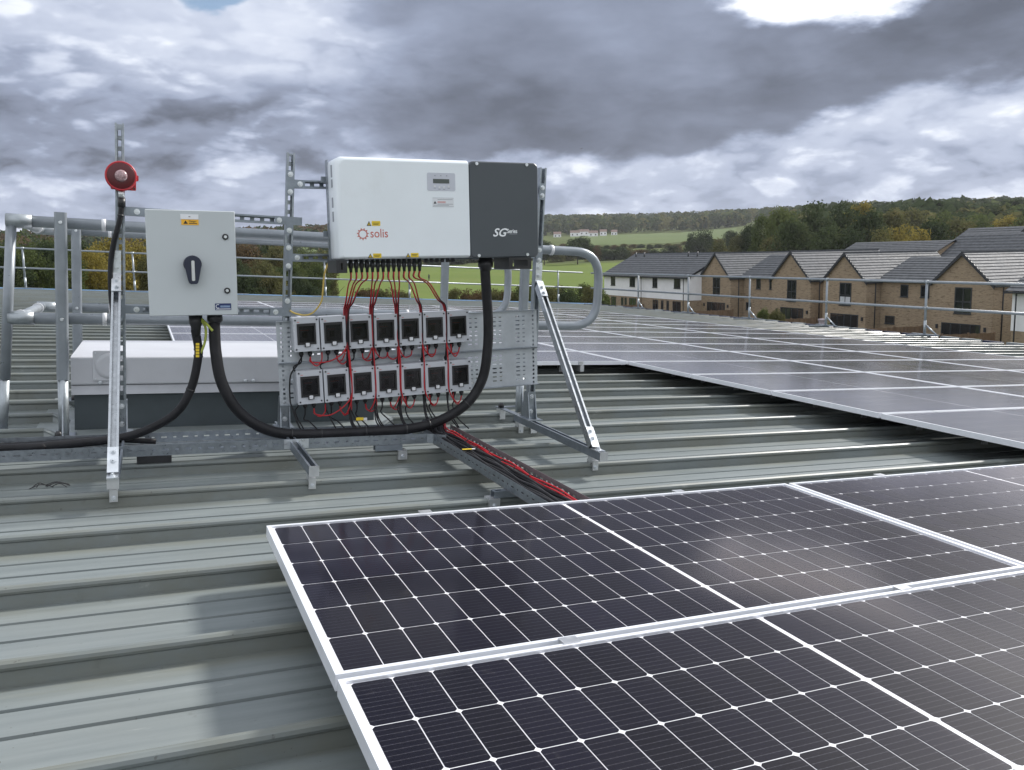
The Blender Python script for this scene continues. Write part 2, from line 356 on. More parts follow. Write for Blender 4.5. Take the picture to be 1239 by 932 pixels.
# ------------------------------------------------------------------ mesh builder
class MB:
    def __init__(s): s.v = []; s.f = []; s.sm = []; s.M = None
    def add(s, vs, fs, smooth=False):
        o = len(s.v)
        if s.M is not None: vs = [tuple(s.M @ Vector(p)) for p in vs]
        s.v += [tuple(p) for p in vs]
        for f in fs: s.f.append(tuple(i + o for i in f)); s.sm.append(smooth)
        return s
    def box(s, x0, x1, y0, y1, z0, z1):
        vs = [(x0, y0, z0), (x1, y0, z0), (x1, y1, z0), (x0, y1, z0), (x0, y0, z1), (x1, y0, z1), (x1, y1, z1), (x0, y1, z1)]
        return s.add(vs, [(0, 3, 2, 1), (4, 5, 6, 7), (0, 1, 5, 4), (1, 2, 6, 5), (2, 3, 7, 6), (3, 0, 4, 7)])
    def rbox(s, x0, x1, y0, y1, z0, z1, r, axis='y', seg=3, ch=0.0):
        """box whose outline across `axis` has rounded corners; ch = chamfer of the low-side face along that axis"""
        def outline(ins):
            a0, a1, b0, b1 = (x0, x1, z0, z1) if axis == 'y' else (x0, x1, y0, y1) if axis == 'z' else (y0, y1, z0, z1)
            a0 += ins; a1 -= ins; b0 += ins; b1 -= ins; rr = max(r - ins, .0005); pts = []
            for cx, cz, st in ((a1 - rr, b1 - rr, 0), (a0 + rr, b1 - rr, 90), (a0 + rr, b0 + rr, 180), (a1 - rr, b0 + rr, 270)):
                for k in range(seg + 1):
                    a = R(st + 90 * k / seg); pts.append((cx + rr * math.cos(a), cz + rr * math.sin(a)))
            return pts
        lo, hi = (y0, y1) if axis == 'y' else (z0, z1) if axis == 'z' else (x0, x1)
        rings = [(ch, lo), (0, lo + ch), (0, hi)] if ch else [(0, lo), (0, hi)]
        vs = []; n = 4 * (seg + 1)
        for ins, d in rings:
            for a, b in outline(ins): vs.append((a, d, b) if axis == 'y' else (a, b, d) if axis == 'z' else (d, a, b))
        fs = [tuple(range(n)), tuple(reversed(range((len(rings) - 1) * n, len(rings) * n)))]
        for q in range(len(rings) - 1):
            for k in range(n): fs.append((q * n + k, q * n + n + k, q * n + n + (k + 1) % n, q * n + (k + 1) % n))
        return s.add(vs, fs)
    def cyl(s, p0, p1, r0, r1=None, n=12, caps=True, smooth=True):
        p0, p1 = Vector(p0), Vector(p1); r1 = r0 if r1 is None else r1
        d = (p1 - p0).normalized(); a = d.orthogonal().normalized(); b = d.cross(a); vs = []
        for p, r in ((p0, r0), (p1, r1)):
            for k in range(n):
                t = 2 * math.pi * k / n; vs.append(p + a * (r * math.cos(t)) + b * (r * math.sin(t)))
        o = [(k, (k + 1) % n, n + (k + 1) % n, n + k) for k in range(n)]
        s.add(vs, o, smooth)
        if caps:
            base = len(s.v) - 2 * n
            s.f.append(tuple(base + k for k in reversed(range(n)))); s.sm.append(False)
            s.f.append(tuple(base + n + k for k in range(n))); s.sm.append(False)
        return s
    def tube(s, pts, r, n=8, caps=True):
        pts = [Vector(p) for p in pts]; vs = []; up = None
        for i, p in enumerate(pts):
            t = (pts[min(i + 1, len(pts) - 1)] - pts[max(i - 1, 0)]).normalized()
            if up is None: up = t.orthogonal().normalized()
            up = (up - t * up.dot(t)).normalized(); b = t.cross(up); rr = r[i] if isinstance(r, (list, tuple)) else r
            for k in range(n):
                a = 2 * math.pi * k / n; vs.append(p + up * (rr * math.cos(a)) + b * (rr * math.sin(a)))
        fs = []
        for i in range(len(pts) - 1):
            for k in range(n): fs.append((i * n + k, i * n + (k + 1) % n, (i + 1) * n + (k + 1) % n, (i + 1) * n + k))
        base = len(s.v); s.add(vs, fs, True)
        if caps:
            s.f.append(tuple(base + k for k in reversed(range(n)))); s.sm.append(False)
            e = base + (len(pts) - 1) * n; s.f.append(tuple(e + k for k in range(n))); s.sm.append(False)
        return s
    def lathe(s, prof, c, axis=(0, -1, 0), n=20):
        """prof: list of (distance along axis, radius)"""
        d = Vector(axis).normalized(); a = d.orthogonal().normalized(); b = d.cross(a); c = Vector(c); vs = []
        for h, r in prof:
            for k in range(n):
                t = 2 * math.pi * k / n; vs.append(c + d * h + a * (r * math.cos(t)) + b * (r * math.sin(t)))
        fs = []
        for i in range(len(prof) - 1):
            for k in range(n): fs.append((i * n + k, i * n + (k + 1) % n, (i + 1) * n + (k + 1) % n, (i + 1) * n + k))
        base = len(s.v); s.add(vs, fs, True)
        s.f.append(tuple(base + k for k in reversed(range(n)))); s.sm.append(False)
        e = base + (len(prof) - 1) * n; s.f.append(tuple(e + k for k in range(n))); s.sm.append(False)
        return s
    def prism(s, poly, d0, d1, axis='y'):
        n = len(poly); mk = (lambda a, b, d: (a, d, b)) if axis == 'y' else (lambda a, b, d: (d, a, b)) if axis == 'x' else (lambda a, b, d: (a, b, d))
        vs = [mk(a, b, d0) for a, b in poly] + [mk(a, b, d1) for a, b in poly]
        return s.add(vs, [tuple(range(n)), tuple(reversed(range(n, 2 * n)))] + [(k, n + k, n + (k + 1) % n, (k + 1) % n) for k in range(n)])
    def slotplate(s, L, W, t, cells):
        """plate L (x) by W (z), thickness t towards +y from y=0; cells: list of (x0,x1,z0,z1,(hx0,hx1,hz0,hz1) or None) covering it"""
        for x0, x1, z0, z1, h in cells:
            if h is None: s.box(x0, x1, 0, t, z0, z1); continue
            a0, a1, b0, b1 = h; vs = []
            for y in (0, t):
                vs += [(x0, y, z0), (x1, y, z0), (x1, y, z1), (x0, y, z1), (a0, y, b0), (a1, y, b0), (a1, y, b1), (a0, y, b1)]
            fs = []
            for k in range(4):
                q = (k + 1) % 4
                fs.append((k, q, 4 + q, 4 + k)); fs.append((8 + k, 12 + k, 12 + q, 8 + q)); fs.append((4 + k, 4 + q, 12 + q, 12 + k)); fs.append((k, 8 + k, 8 + q, q))
            s.add(vs, fs)
        return s
    def mesh(s, name, off=None):
        # weld equal vertices so that touching cells read as one body
        key = {}; idx = []; vs = []
        for p in s.v:
            q = p if off is None else (p[0] - off[0], p[1] - off[1], p[2] - off[2])
            k = (round(q[0], 5), round(q[1], 5), round(q[2], 5))
            if k not in key: key[k] = len(vs); vs.append(q)
            idx.append(key[k])
        fs = []; sm = []
        for f, m in zip(s.f, s.sm):
            g = []
            for i in f:
                j = idx[i]
                if not g or (g[-1] != j): g.append(j)
            if len(g) > 1 and g[0] == g[-1]: g.pop()
            if len(g) >= 3 and len(set(g)) == len(g): fs.append(g); sm.append(m)
        me = bpy.data.meshes.new(name); me.from_pydata(vs, [], fs)
        me.polygons.foreach_set('use_smooth', sm); me.update(); return me

def link(name, data, m=None, parent=None):
    o = bpy.data.objects.new(name, data); COL.objects.link(o)
    if m is not None and data is not None and not data.materials: data.materials.append(m)
    if parent is not None: o.parent = parent
    return o
ROOFROOTS = []
class Thing:
    def __init__(s, name, label, cat, base=(0, 0, 0), group=None, roof=True, rot=None):
        s.o = bpy.data.objects.new(name, None); COL.objects.link(s.o); s.o.empty_display_size = .05
        s.b = base; s.o.location = base; s.o['label'] = label; s.o['category'] = cat
        if group: s.o['group'] = group
        if rot: s.o.rotation_euler = rot
        s.local = rot is not None
        if roof: ROOFROOTS.append(s.o)
    def part(s, name, mb, m, parent=None):
        return link(name, mb.mesh(name, None if s.local else s.b), m, parent or s.o)
def single(name, label, cat, mb, m, base=(0, 0, 0), group=None, roof=True, kind=None):
    o = link(name, mb.mesh(name, base), m); o.location = base
    if label: o['label'] = label
    if cat: o['category'] = cat
    if group: o['group'] = group
    if kind: o['kind'] = kind
    if roof: ROOFROOTS.append(o)
    return o
def copy_tree(o, parent=None):
    c = o.copy(); COL.objects.link(c)
    if parent is not None: c.parent = parent
    for ch in [k for k in o.children]: copy_tree(ch, c)
    return c
def spline(pts, n=8):
    P = [Vector(p) for p in pts]; out = []
    for i in range(len(P) - 1):
        p0 = P[i - 1] if i else P[0] * 2 - P[1]; p1, p2 = P[i], P[i + 1]; p3 = P[i + 2] if i + 2 < len(P) else P[-1] * 2 - P[-2]
        for k in range(n):
            t = k / n
            out.append(.5 * ((2 * p1) + (p2 - p0) * t + (2 * p0 - 5 * p1 + 4 * p2 - p3) * t * t + (3 * p1 - p0 - 3 * p2 + p3) * t ** 3))
    out.append(P[-1]); return out
def text_mesh(name, body, size, m, parent, loc, shear=0.0, width=1.0, bold=0.0):
    cu = bpy.data.curves.new(name, 'FONT'); cu.body = body; cu.size = size; cu.shear = shear; cu.extrude = .0003; cu.offset = bold; cu.resolution_u = 3
    cu.space_character = 1.0
    t = bpy.data.objects.new('tmp', cu); COL.objects.link(t)
    dg = bpy.context.evaluated_depsgraph_get()
    me = bpy.data.meshes.new_from_object(t.evaluated_get(dg)); bpy.data.objects.remove(t)
    me.transform(Matrix.Rotation(R(90), 4, 'X') @ Matrix.Diagonal((width, 1, 1, 1)))
    me.materials.clear(); me.materials.append(m)
    o = bpy.data.objects.new(name, me); COL.objects.link(o); o.parent = parent; o.location = loc
    return o

HAZE = 1.1e-4
TH = R(3.6)                                     # fall of the roof, down towards +X
MT = Matrix.Rotation(TH, 4, 'Y')

# ================================================================== SETTING: terrain
GZ = -6.6
def az_of(px): return 23.5 + math.degrees(math.atan((px - 616) / 1003))
def sstep(a, b, x):
    t = min(1, max(0, (x - a) / (b - a))); return t * t * (3 - 2 * t)
def lerp_tab(tab, x):
    if x <= tab[0][0]: return tab[0][1]
    for (a, b), (c, d) in zip(tab, tab[1:]):
        if x <= c: return b + (d - b) * (x - a) / (c - a)
    return tab[-1][1]
def ground_z(x, y):
    dx, dy = x - CAM.x, y - CAM.y; r = math.hypot(dx, dy); az = math.degrees(math.atan2(dx, dy))
    c = [(0, GZ), (130, GZ), (360, -2.7), (480, 4.2), (820, 19.5), (1100, 38), (1500, 55), (2200, 40), (4000, 10)]
    rt = [(0, GZ), (110, GZ), (180, -3.2), (300, 2.5), (500, 13), (800, 27), (1500, 58), (2200, 52), (4000, 10)]
    lf = [(0, GZ), (90, GZ), (200, -3), (400, 2), (900, 14), (1500, 26), (4000, 10)]
    zc, zr, zl = lerp_tab(c, r), lerp_tab(rt, r), lerp_tab(lf, r)
    a = sstep(34, 46, az); b = 1 - sstep(2, 14, az)
    z = zc * (1 - a - b) + zr * a + zl * b
    z += (1.2 * math.sin(dx * .011 + 1) * math.cos(dy * .009)) * sstep(150, 500, r)
    return z
def polar_sheet(name, az0, az1, naz, radii, m, off=0.0, edge=0.0):
    vs, fs = [], []
    for i, r in enumerate(radii):
        for k in range(naz + 1):
            a = R(az0 + (az1 - az0) * k / naz)
            rr = r * (1 + edge * math.sin(k * 1.7 + i) * (1 if i in (0, len(radii) - 1) else 0))
            x, y = CAM.x + rr * math.sin(a), CAM.y + rr * math.cos(a); vs.append((x, y, ground_z(x, y) + off))
    for i in range(len(radii) - 1):
        for k in range(naz): a = i * (naz + 1) + k; fs.append((a, a + naz + 1, a + naz + 2, a + 1))
    me = bpy.data.meshes.new(name); me.from_pydata(vs, [], fs); me.polygons.foreach_set('use_smooth', [True] * len(fs)); me.update()
    o = link(name, me, m); o['kind'] = 'structure'; return o
RAD = [.5, 30, 60, 90, 120, 150, 180, 220, 260, 300, 340, 380, 430, 480, 540, 620, 720, 820, 940, 1060, 1200, 1350, 1500, 1750, 2100, 2600, 3300, 4200]
polar_sheet('ground', -180, 180, 240, RAD, GRASS)
polar_sheet('meadow', 8.6, 37, 40, [95, 120, 150, 180, 220, 260, 300, 340, 352], MEADOW, .06, .01)
polar_sheet('pasture_field', 27.8, 38.8, 24, [500, 540, 620, 720, 800], PASTURE, .12, .012)
polar_sheet('hill_pasture', 9.0, 14, 10, [500, 560, 640], PASTURE, .12, .01)
polar_sheet('stubble_field', 7.4, 13.5, 12, [88, 100, 118], STUBB, .14, .01)

# ================================================================== SETTING: the roof
PAN, TOP = -.182, -.12
PITCH, Y00 = .5, .02
XL, XR = -9.0, 15.35
ROOT_ROOF = bpy.data.objects.new('roof', None); COL.objects.link(ROOT_ROOF); ROOT_ROOF['kind'] = 'structure'; ROOT_ROOF.empty_display_size = .1
ROOFROOTS.append(ROOT_ROOF)
PROF = [(.0125, .048), (.0135, .036), (.018, .000), (.238, .0), (.2415, -.010), (.2505, -.010), (.254, .0), (.358, .0), (.3615, -.010), (.3705, -.010), (.374, .0),
        (.482, .0), (.4865, .036), (.489, .0385), (.4825, .0405), (.480, .048), (.483, .056), (.491, .0615), (.500, .062), (.508, .058), (.511, .050), (.510, .042)]
def sheet_mesh(name, x0, x1):
    vs, fs = [], []; n = len(PROF); nx = max(1, int((x1 - x0) / 3))
    for i in range(nx + 1):
        x = x0 + (x1 - x0) * i / nx
        for y, z in PROF: vs.append((x, y, z))
    for i in range(nx):
        for k in range(n - 1): fs.append((i * n + k, (i + 1) * n + k, (i + 1) * n + k + 1, i * n + k + 1))
    me = bpy.data.meshes.new(name); me.from_pydata(vs, [], fs); me.materials.append(ROOFM); return me
FULL = sheet_mesh('roof_sheet', XL, XR); CUTL = sheet_mesh('roof_sheet', XL, -.86); CUTR = sheet_mesh('roof_sheet', 1.12, XR)
SEAMCAP = MB().add([(0, .472, 0), (0, .486, .036), (0, .480, .05), (0, .497, .062), (0, .511, .050), (0, .520, 0), (.10, .44, .001), (.10, .545, .001)],
                   [(0, 1, 6), (1, 2, 3, 6), (3, 4, 7, 6), (4, 5, 7)]).mesh('seam_end_cap')
SEAMCAP.materials.append(FLASH)
KS = range(-8, 50)
for k in KS:
    y = Y00 + PITCH * k
    for me in ((CUTL, CUTR) if k in (4, 5, 6) else (FULL,)):
        o = link('roof_sheet', me, None, ROOT_ROOF); o.location = (0, y, PAN)
    if k in (4, 5, 6):
        for x, sx in ((-.86, 1), (1.12, -1)):
            o = link('seam_end_cap', SEAMCAP, None, ROOT_ROOF); o.location = (x, y, PAN); o.scale = (sx, 1, 1)
YEND = Y00 + PITCH * 50
# flat flashing round the rooflight
m = MB().box(-.93, 1.19, 2.06, 4.0, PAN - .004, PAN + .005); o = link('flashing_sheet', m.mesh('flashing_sheet'), FLASH, ROOT_ROOF)
# verge trim, blue film still on it, and eave closures
m = MB(); m.box(XL, XR + .1, YEND, YEND + .22, PAN - .05, TOP + .02); link('verge_trim', m.mesh('verge_trim'), BLUE, ROOT_ROOF)
fill = [MB().box(0, .10, .05, .45, 0, .075).mesh('eave_filler'), MB().box(0, .14, .06, .44, .02, .082).mesh('eave_filler')]
fill[0].materials.append(BLUEB); fill[1].materials.append(mat('eave_closer_grey', (.20, .22, .23), .6, 0, .15, spec=.2))
rr = random.Random(4)
for k in KS:
    o = link('eave_filler', fill[0 if rr.random() < .6 else 1], None, ROOT_ROOF); o.location = (XR + .001, Y00 + PITCH * k, PAN)
m = MB().box(XR + .16, XR + .32, Y00 + PITCH * KS[0], YEND, PAN - .16, PAN - .04); link('gutter', m.mesh('gutter'), GALVD, ROOT_ROOF)
# walls of the building below the roof
wm = MB(); wm.box(-8.6, 15.2, -3.7, YEND - .05, GZ - .4, -1.35)
wall = single('building_wall', None, None, wm, mat('wall_cladding', (.30, .32, .33), .5, .2, .08, 2), roof=False, kind='structure')

# ================================================================== SOLAR PANELS
def frame_mesh():
    w, t, h = .0125, .0018, .035; m = MB()
    a, b = PL / 2, PW / 2
    o = [(-a, -b), (a, -b), (a, b), (-a, b)]; i = [(-a + w, -b + w), (a - w, -b + w), (a - w, b - w), (-a + w, b - w)]
    vs = [(x, y, -h) for x, y in o] + [(x, y, 0) for x, y in o] + [(x, y, 0) for x, y in i] + [(x, y, -h) for x, y in i]
    fs = []
    for k in range(4):
        q = (k + 1) % 4
        fs += [(k, q, 4 + q, 4 + k), (4 + k, 4 + q, 8 + q, 8 + k), (8 + k, 8 + q, 12 + q, 12 + k), (12 + k, 12 + q, q, k)]
    # shallow groove line in the outer walls
    m.add(vs, fs); return m.mesh('frame')
FRAME = frame_mesh(); FRAME.materials.append(ANOD)
def plane_mesh(name, z, m, ins=.0125):
    a, b = PL / 2 - ins, PW / 2 - ins
    me = bpy.data.meshes.new(name); me.from_pydata([(-a, -b, z), (a, -b, z), (a, b, z), (-a, b, z)], [], [(0, 1, 2, 3)]); me.materials.append(m); return me
BACK = plane_mesh('backsheet', -.0062, BACKS); LAM = plane_mesh('laminate', -.0062, LAMI); GLS = plane_mesh('glass', -.0028, GLASS); FGLS = plane_mesh('glass', -.0028, FGLASS)
cw, chh, cc = .0412, .0826, .0060
CELLM = bpy.data.meshes.new('cell')
CELLM.from_pydata([(x, y, z) for z in (0, -.0004) for x, y in ((-cw + cc, -chh), (cw - cc, -chh), (cw, -chh + cc), (cw, chh - cc), (cw - cc, chh), (-cw + cc, chh), (-cw, chh - cc), (-cw, -chh + cc))], [],
                  [tuple(range(8))] + [(k, 8 + k, 8 + (k + 1) % 8, (k + 1) % 8) for k in range(8)])
CELLM.materials.append(CELL)
CLAMP = MB().box(-.022, .022, -.0095, .0095, -.03, -.001).box(-.022, .022, -.0150, .0150, .0004, .0022).mesh('mounting_clamp'); CLAMP.materials.append(ALU)
def panel(label, group, x, y, near):
    t = Thing('solar_panel', label, 'solar panel', (x + PL / 2, y - PW / 2, 0), group)
    link('frame', FRAME, None, t.o)
    b = link('backsheet' if near else 'laminate', BACK if near else LAM, None, t.o)
    if near:
        for i in range(24):
            cx = (MIDG / 2 + PXc * (i - 12) + PXc / 2) if i >= 12 else -(MIDG / 2 + PXc * (11 - i) + PXc / 2)
            for j in range(6):
                o = link('cell', CELLM, None, b); o.location = (cx, CY0 + PYc * j + PYc / 2 - .001, -.0056)
    link('glass', GLS if near else FGLS, None, t.o)
    return t
NEAR = {(0, 0): 'dark solar panel whose back edge meets the tray of red and black cables',
        (1, 0): 'dark solar panel beside the one that meets the cable tray, same row',
        (0, 1): 'dark solar panel in front of the one meeting the cable tray, with free end',
        (1, 1): 'dark solar panel diagonally in front of the one that meets the cable tray'}
for (i, j), lab in NEAR.items():
    t = panel(lab, 'solar panels in the two front rows', i * (PL + PG), -j * (PW + PG), True)
    for cx in (-.52, .52):
        o = link('mounting_clamp', CLAMP, None, t.o); o.location = (cx, PW / 2 + .010, 0)
NTH = ['first', 'second', 'third', 'fourth', 'fifth', 'sixth', 'seventh', 'eighth', 'ninth', 'tenth', 'eleventh', 'twelfth', 'thirteenth', 'fourteenth', 'fifteenth', 'sixteenth']
FX0, FY0 = 4.154, 4.567
for c in range(-2, 3):
    r0 = 0 if c < 0 else -4
    for r in range(r0, 12):
        x, y = FX0 + c * (PL + PG), FY0 + (r + 1) * (PW + PG) - PG
        edge = 'grey solar panel of far array, %s column from eave rail, %s row from verge' % (NTH[2 - c], NTH[11 - r])
        t = panel(edge, 'solar panels of the far array', x, y, False)
        for cx in (-.52, .52):
            o = link('mounting_clamp', CLAMP, None, t.o); o.location = (cx, -PW / 2 - .010, 0)
# rails that carry the panels, across the seams
def mount_rail(x, y0, y1, lab, grp):
    m = MB().box(x - .02, x + .02, y0, y1, TOP + .022, -.0355)
    t = Thing('mounting_rail', lab, 'rail', (x, y0, TOP), grp)
    t.part('rail', m, ALU)
    k = math.ceil((y0 - Y00) / PITCH)
    while Y00 + k * PITCH < y1:
        y = Y00 + k * PITCH; t.part('seam_clamp', MB().box(x - .022, x + .022, y - .03, y + .026, TOP - .035, TOP + .0215), ALU); k += 1
for i in range(2):
    for dx in (.52, 1.574): mount_rail(i * (PL + PG) + dx, -2.15, .015, 'aluminium mounting rail hidden under the two front rows of panels', 'rails under the front panels')
for c in range(-2, 3):
    for dx in (.52, 1.574): mount_rail(FX0 + c * (PL + PG) + dx, FY0 - .03 if c < 0 else .31, FY0 + 12 * (PW + PG), 'aluminium mounting rail running under the far array', 'rails under the far array')

# ================================================================== STRUT FRAME
def orient(p0, p1, face):
    """matrix: local x along p0->p1, local -y towards `face`"""
    p0, p1 = Vector(p0), Vector(p1); X = (p1 - p0).normalized(); F = Vector(face); F = (F - X * F.dot(X)).normalized(); Y = -F; Z = X.cross(Y)
    return Matrix(((X.x, Y.x, Z.x, p0.x), (X.y, Y.y, Z.y, p0.y), (X.z, Y.z, Z.z, p0.z), (0, 0, 0, 1))), (p1 - p0).length
def channel(p0, p1, face, w=.041, d=.041, slots=True):
    """slotted C-channel, open towards `face`; p0,p1 run on the open face's centre line"""
    m = MB(); Mx, L = orient(p0, p1, face); m.M = Mx; t = .0025; h = w / 2
    m.box(0, L, 0, d, -h, -h + t); m.box(0, L, 0, d, h - t, h)                       # flanges
    m.box(0, L, 0, t, -h + t, -h + .0095); m.box(0, L, 0, t, h - .0095, h - t)       # lips
    m2 = MB(); m2.M = Mx @ Matrix.Translation((0, d - t, 0))
    cells = []; x = 0.0
    while slots and x + .05 <= L: cells.append((x, x + .05, -h + t, h - t, (x + .011, x + .039, -.007, .007))); x += .05
    if x < L - 1e-6: cells.append((x, L, -h + t, h - t, None))
    m2.slotplate(L, w, t, cells)
    m.M = None; m.add(m2.v, m2.f); return m
def plate(pts_box, y):       # flat bar on the face y (towards camera), list of x0,x1,z0,z1
    m = MB()
    for b in pts_box: m.box(b[0], b[1], y - .005, y - .0005, b[2], b[3])
    return m
def bolt(p, d=(0, -1, 0), r=.0105, h=.009):
    p = Vector(p); d = Vector(d).normalized(); m = MB(); m.cyl(p, p + d * .002, r * 1.35, n=12); m.cyl(p + d * .002, p + d * h, r, n=6, smooth=False); m.cyl(p + d * h, p + d * (h + .004), r * .5, n=8); return m
FY = 1.87
F = Thing('strut_support_frame', 'galvanised slotted strut frame on the roof seams carrying the inverter and switch box', 'frame', (.6, 1.9, TOP))
XLP, XMP, XRP = -.455, .345, 1.806
RB = -.088; RT = -.047                                         # base rail bottom / top
F.part('post', channel((XLP, FY, RT), (XLP, FY, 1.469), (0, -1, 0)), GALV)
F.part('post', channel((XMP - .008, FY, RT), (XMP + .009, FY, 1.406), (0, -1, 0)), GALV)
F.part('post', channel((XRP - .006, FY, RT), (XRP + .008, FY, 1.458), (0, -1, 0)), GALV)
for z in (1.053, .575): F.part('cross_rail', channel((XLP + .021, FY, z), (XMP - .024, FY, z + .002), (0, -1, 0)), GALVD)
for z0, z1 in ((1.247, 1.331), (.862, .945)): F.part('cross_rail', channel((XMP + .026, FY, z0), (XRP - .026, FY, z1), (0, -1, 0)), GALVD)
for z0, z1 in ((.49, .575), (.19, .275)): F.part('cross_rail', channel((XMP + .026, FY + .003, z0), (XRP - .026, FY + .003, z1), (0, -1, 0)), GALVD)
# flat joining plates with their bolts
def jplate(boxes, bolts):
    p = F.part('joining_plate', plate(boxes, FY), GALVD)
    for bx, bz in bolts: F.part('bolt', bolt((bx, FY - .005, bz)), ZINC, p)
h = .0205
jplate([(XLP - h, XLP + h, .995, 1.10), (XLP + h, XLP + .11, 1.033, 1.074)], [(XLP + .075, 1.053)])
jplate([(XLP - h, XLP + h, .53, .625), (XLP + h, XLP + .10, .555, .596)], [(XLP + .07, .575)])
xm = lambda z: XMP + .0115 * (z - .7)
jplate([(xm(1.05) - h, xm(1.05) + h, .985, 1.076), (xm(1.05) + h, xm(1.05) + .065, 1.034, 1.076), (xm(1.05) - .075, xm(1.05) - h, 1.034, 1.076)], [(xm(1.05) - .052, 1.055), (xm(1.05), 1.005)])
jplate([(xm(1.25) - h, xm(1.25) + h, 1.185, 1.315), (xm(1.25) + h, xm(1.25) + .075, 1.228, 1.270)], [(xm(1.25), 1.295), (xm(1.25), 1.205), (xm(1.25) + .05, 1.249)])
jplate([(xm(.87) - h, xm(.87) + h, .80, .935), (xm(.87) + h, xm(.87) + .07, .845, .885)], [(xm(.87), .915), (xm(.87), .82), (xm(.87) + .045, .865)])
jplate([(xm(.6) - h, xm(.6) + h, .555, .655), (xm(.6) - .09, xm(.6) - h, .555, .597)], [(xm(.6), .635), (xm(.6) - .06, .576)])
jplate([(XRP - h + .004, XRP + h + .004, 1.27, 1.365)], [(XRP + .004, 1.34), (XRP + .004, 1.295)])
jplate([(XRP - h + .002, XRP + h + .002, .80, 1.00)], [(XRP + .002, .975), (XRP + .002, .915), (XRP + .002, .87), (XRP + .002, .825)])
# base rails on seam clamps
def seam_clamp(x, y, par=None):
    c = MB(); c.box(x - .0155, x + .0155, y - .034, y - .0215, TOP - .036, TOP + .014); c.box(x - .0155, x + .0155, y - .0215, y + .022, TOP + .0005, TOP + .0305); c.box(x - .0155, x + .0155, y + .022, y + .030, TOP - .03, TOP + .014)
    o = F.part('seam_clamp', c, ALU)
    F.part('bolt', bolt((x, y - .034, TOP - .020), (0, -1, 0), .008, .007), ZINC, o); return o
def base_rail(x0, y0, x1, y1, seams):
    F.part('base_rail', channel((x0, y0, RT), (x1, y1, RT), (0, 0, 1), .041, .041), GALVD)
    F.part('end_cap', MB().box(x0 - .022, x0 + .022, y0 - .004, y0 - .0005, RB - .002, RT + .003), ALU)
    for s in seams:
        f = (s - y0) / (y1 - y0); seam_clamp(x0 + (x1 - x0) * f, s)
base_rail(XLP - .012, .94, XLP - .004, 2.08, (1.02, 2.02))
base_rail(.325, .95, .335, 2.08, (1.02, 2.02))
base_rail(1.752, .905, XRP - .012, 2.06, (1.02, 2.02))
# braces
def brace(x0, x1, ztop):
    a, b = Vector((x0, FY - .03, ztop)), Vector((x1, 1.00, RT + .025)); F.part('brace', channel(a, b, (0, -1, .45), .041, .041, False), mat('bright_galvanised', (.43, .455, .48), .32, .85, .12, 30, .1, 120, rvar=.08))
    d = (b - a).normalized(); nrm = Vector((0, -1, .45)); nrm = (nrm - d * nrm.dot(d)).normalized()
    for base, sgn in ((a, 1), (b, -1)):
        m = MB(); Mx, L = orient(base - d * .02 * sgn + nrm * .0005, base + d * .105 * sgn + nrm * .0005, nrm); m.M = Mx; m.box(0, L, -.005, 0, -.021, .021)
        o = F.part('hinge_plate', m, ZINC)
        for q in (.035, .08): F.part('bolt', bolt(base + d * q * sgn + nrm * .0055, nrm, .009, .008), ZINC, o)
    m = MB()
    if sgn: m.box(x0 - .021, x0 + .021, FY - .0055, FY - .0005, ztop + .005, ztop + .125)
    o = F.part('hinge_plate', m, ZINC)
    for q in (.045, .095): F.part('bolt', bolt((x0, FY - .0055, ztop + q), (0, -1, 0), .009), ZINC, o)
    m = MB(); m.box(x1 - .021, x1 + .021, .925, 1.0, RT + .0005, RT + .0055); o = F.part('hinge_plate', m, ZINC); F.part('bolt', bolt((x1, .955, RT + .0055), (0, 0, 1), .009), ZINC, o)
brace(XLP - .018, XLP - .014, .735)
brace(XRP + .004, 1.752, .775)
# gusseted feet
for x in (XMP - .008, XRP - .008, XLP):
    m = MB(); m.box(x - .05, x + .05, FY - .075, FY + .09, RT + .0005, RT + .0065)
    for sx in (-1, 1):
        xx = x + sx * .0235; m.prism([(FY - .04, RT + .0065), (FY + .085, RT + .0065), (FY + .045, RT + .17), (FY + .0, RT + .17)], xx - .002, xx + .002, 'x')
    m.box(x - .0255, x + .0255, FY - .0045, FY - .0003, RT + .0065, RT + .17)
    o = F.part('gusset_foot', m, GALV)
    for z in (.05, .14): F.part('bolt', bolt((x, FY - .0045, RT + z)), ZINC, o)

# ================================================================== PERFORATED TRAYS BEHIND THE BREAKERS
TILT = (0, -TH, 0)
def wall_tray(base, lab):
    t = Thing('perforated_tray', lab, 'cable tray', base, 'perforated trays behind the breakers', rot=TILT)
    L, W = 1.515, .222; cells = []; nx = 30; dx = L / nx; dz = W / 9
    for i in range(nx):
        for j in range(9):
            hole = j not in (0, 8) and i % 3 != 2
            x0, z0 = i * dx, j * dz
            if i in (0, nx - 1): h = (x0 + .019, x0 + .031, z0 + .006, z0 + .018)
            elif not hole: h = None
            elif i % 3 == 0: h = (x0 + .012, x0 + .038, z0 + .008, z0 + .0165)
            else: h = (x0 + .006, x0 + .022, z0 + .008, z0 + .0165)
            cells.append((x0, x0 + dx, z0, z0 + dz, h))
    m = MB(); m.slotplate(L, W, .0015, cells); t.part('back_plate', m, mat('tray_steel', (.46, .49, .52), .48, .6, .10, 12, .1, 90, rvar=.1))
    t.part('flange', MB().box(0, L, -.03, -.0005, W - .002, W), GALV); t.part('flange', MB().box(0, L, -.03, -.0005, 0, .002), GALV)
    return t
ct, st = math.cos(TH), math.sin(TH)
wall_tray((.309, FY - .030, .080), 'lower perforated galvanised tray behind the bottom row of breaker boxes')
wall_tray((.309 - .226 * st, FY - .030, .080 + .226 * ct), 'upper perforated galvanised tray behind the top row of breaker boxes')

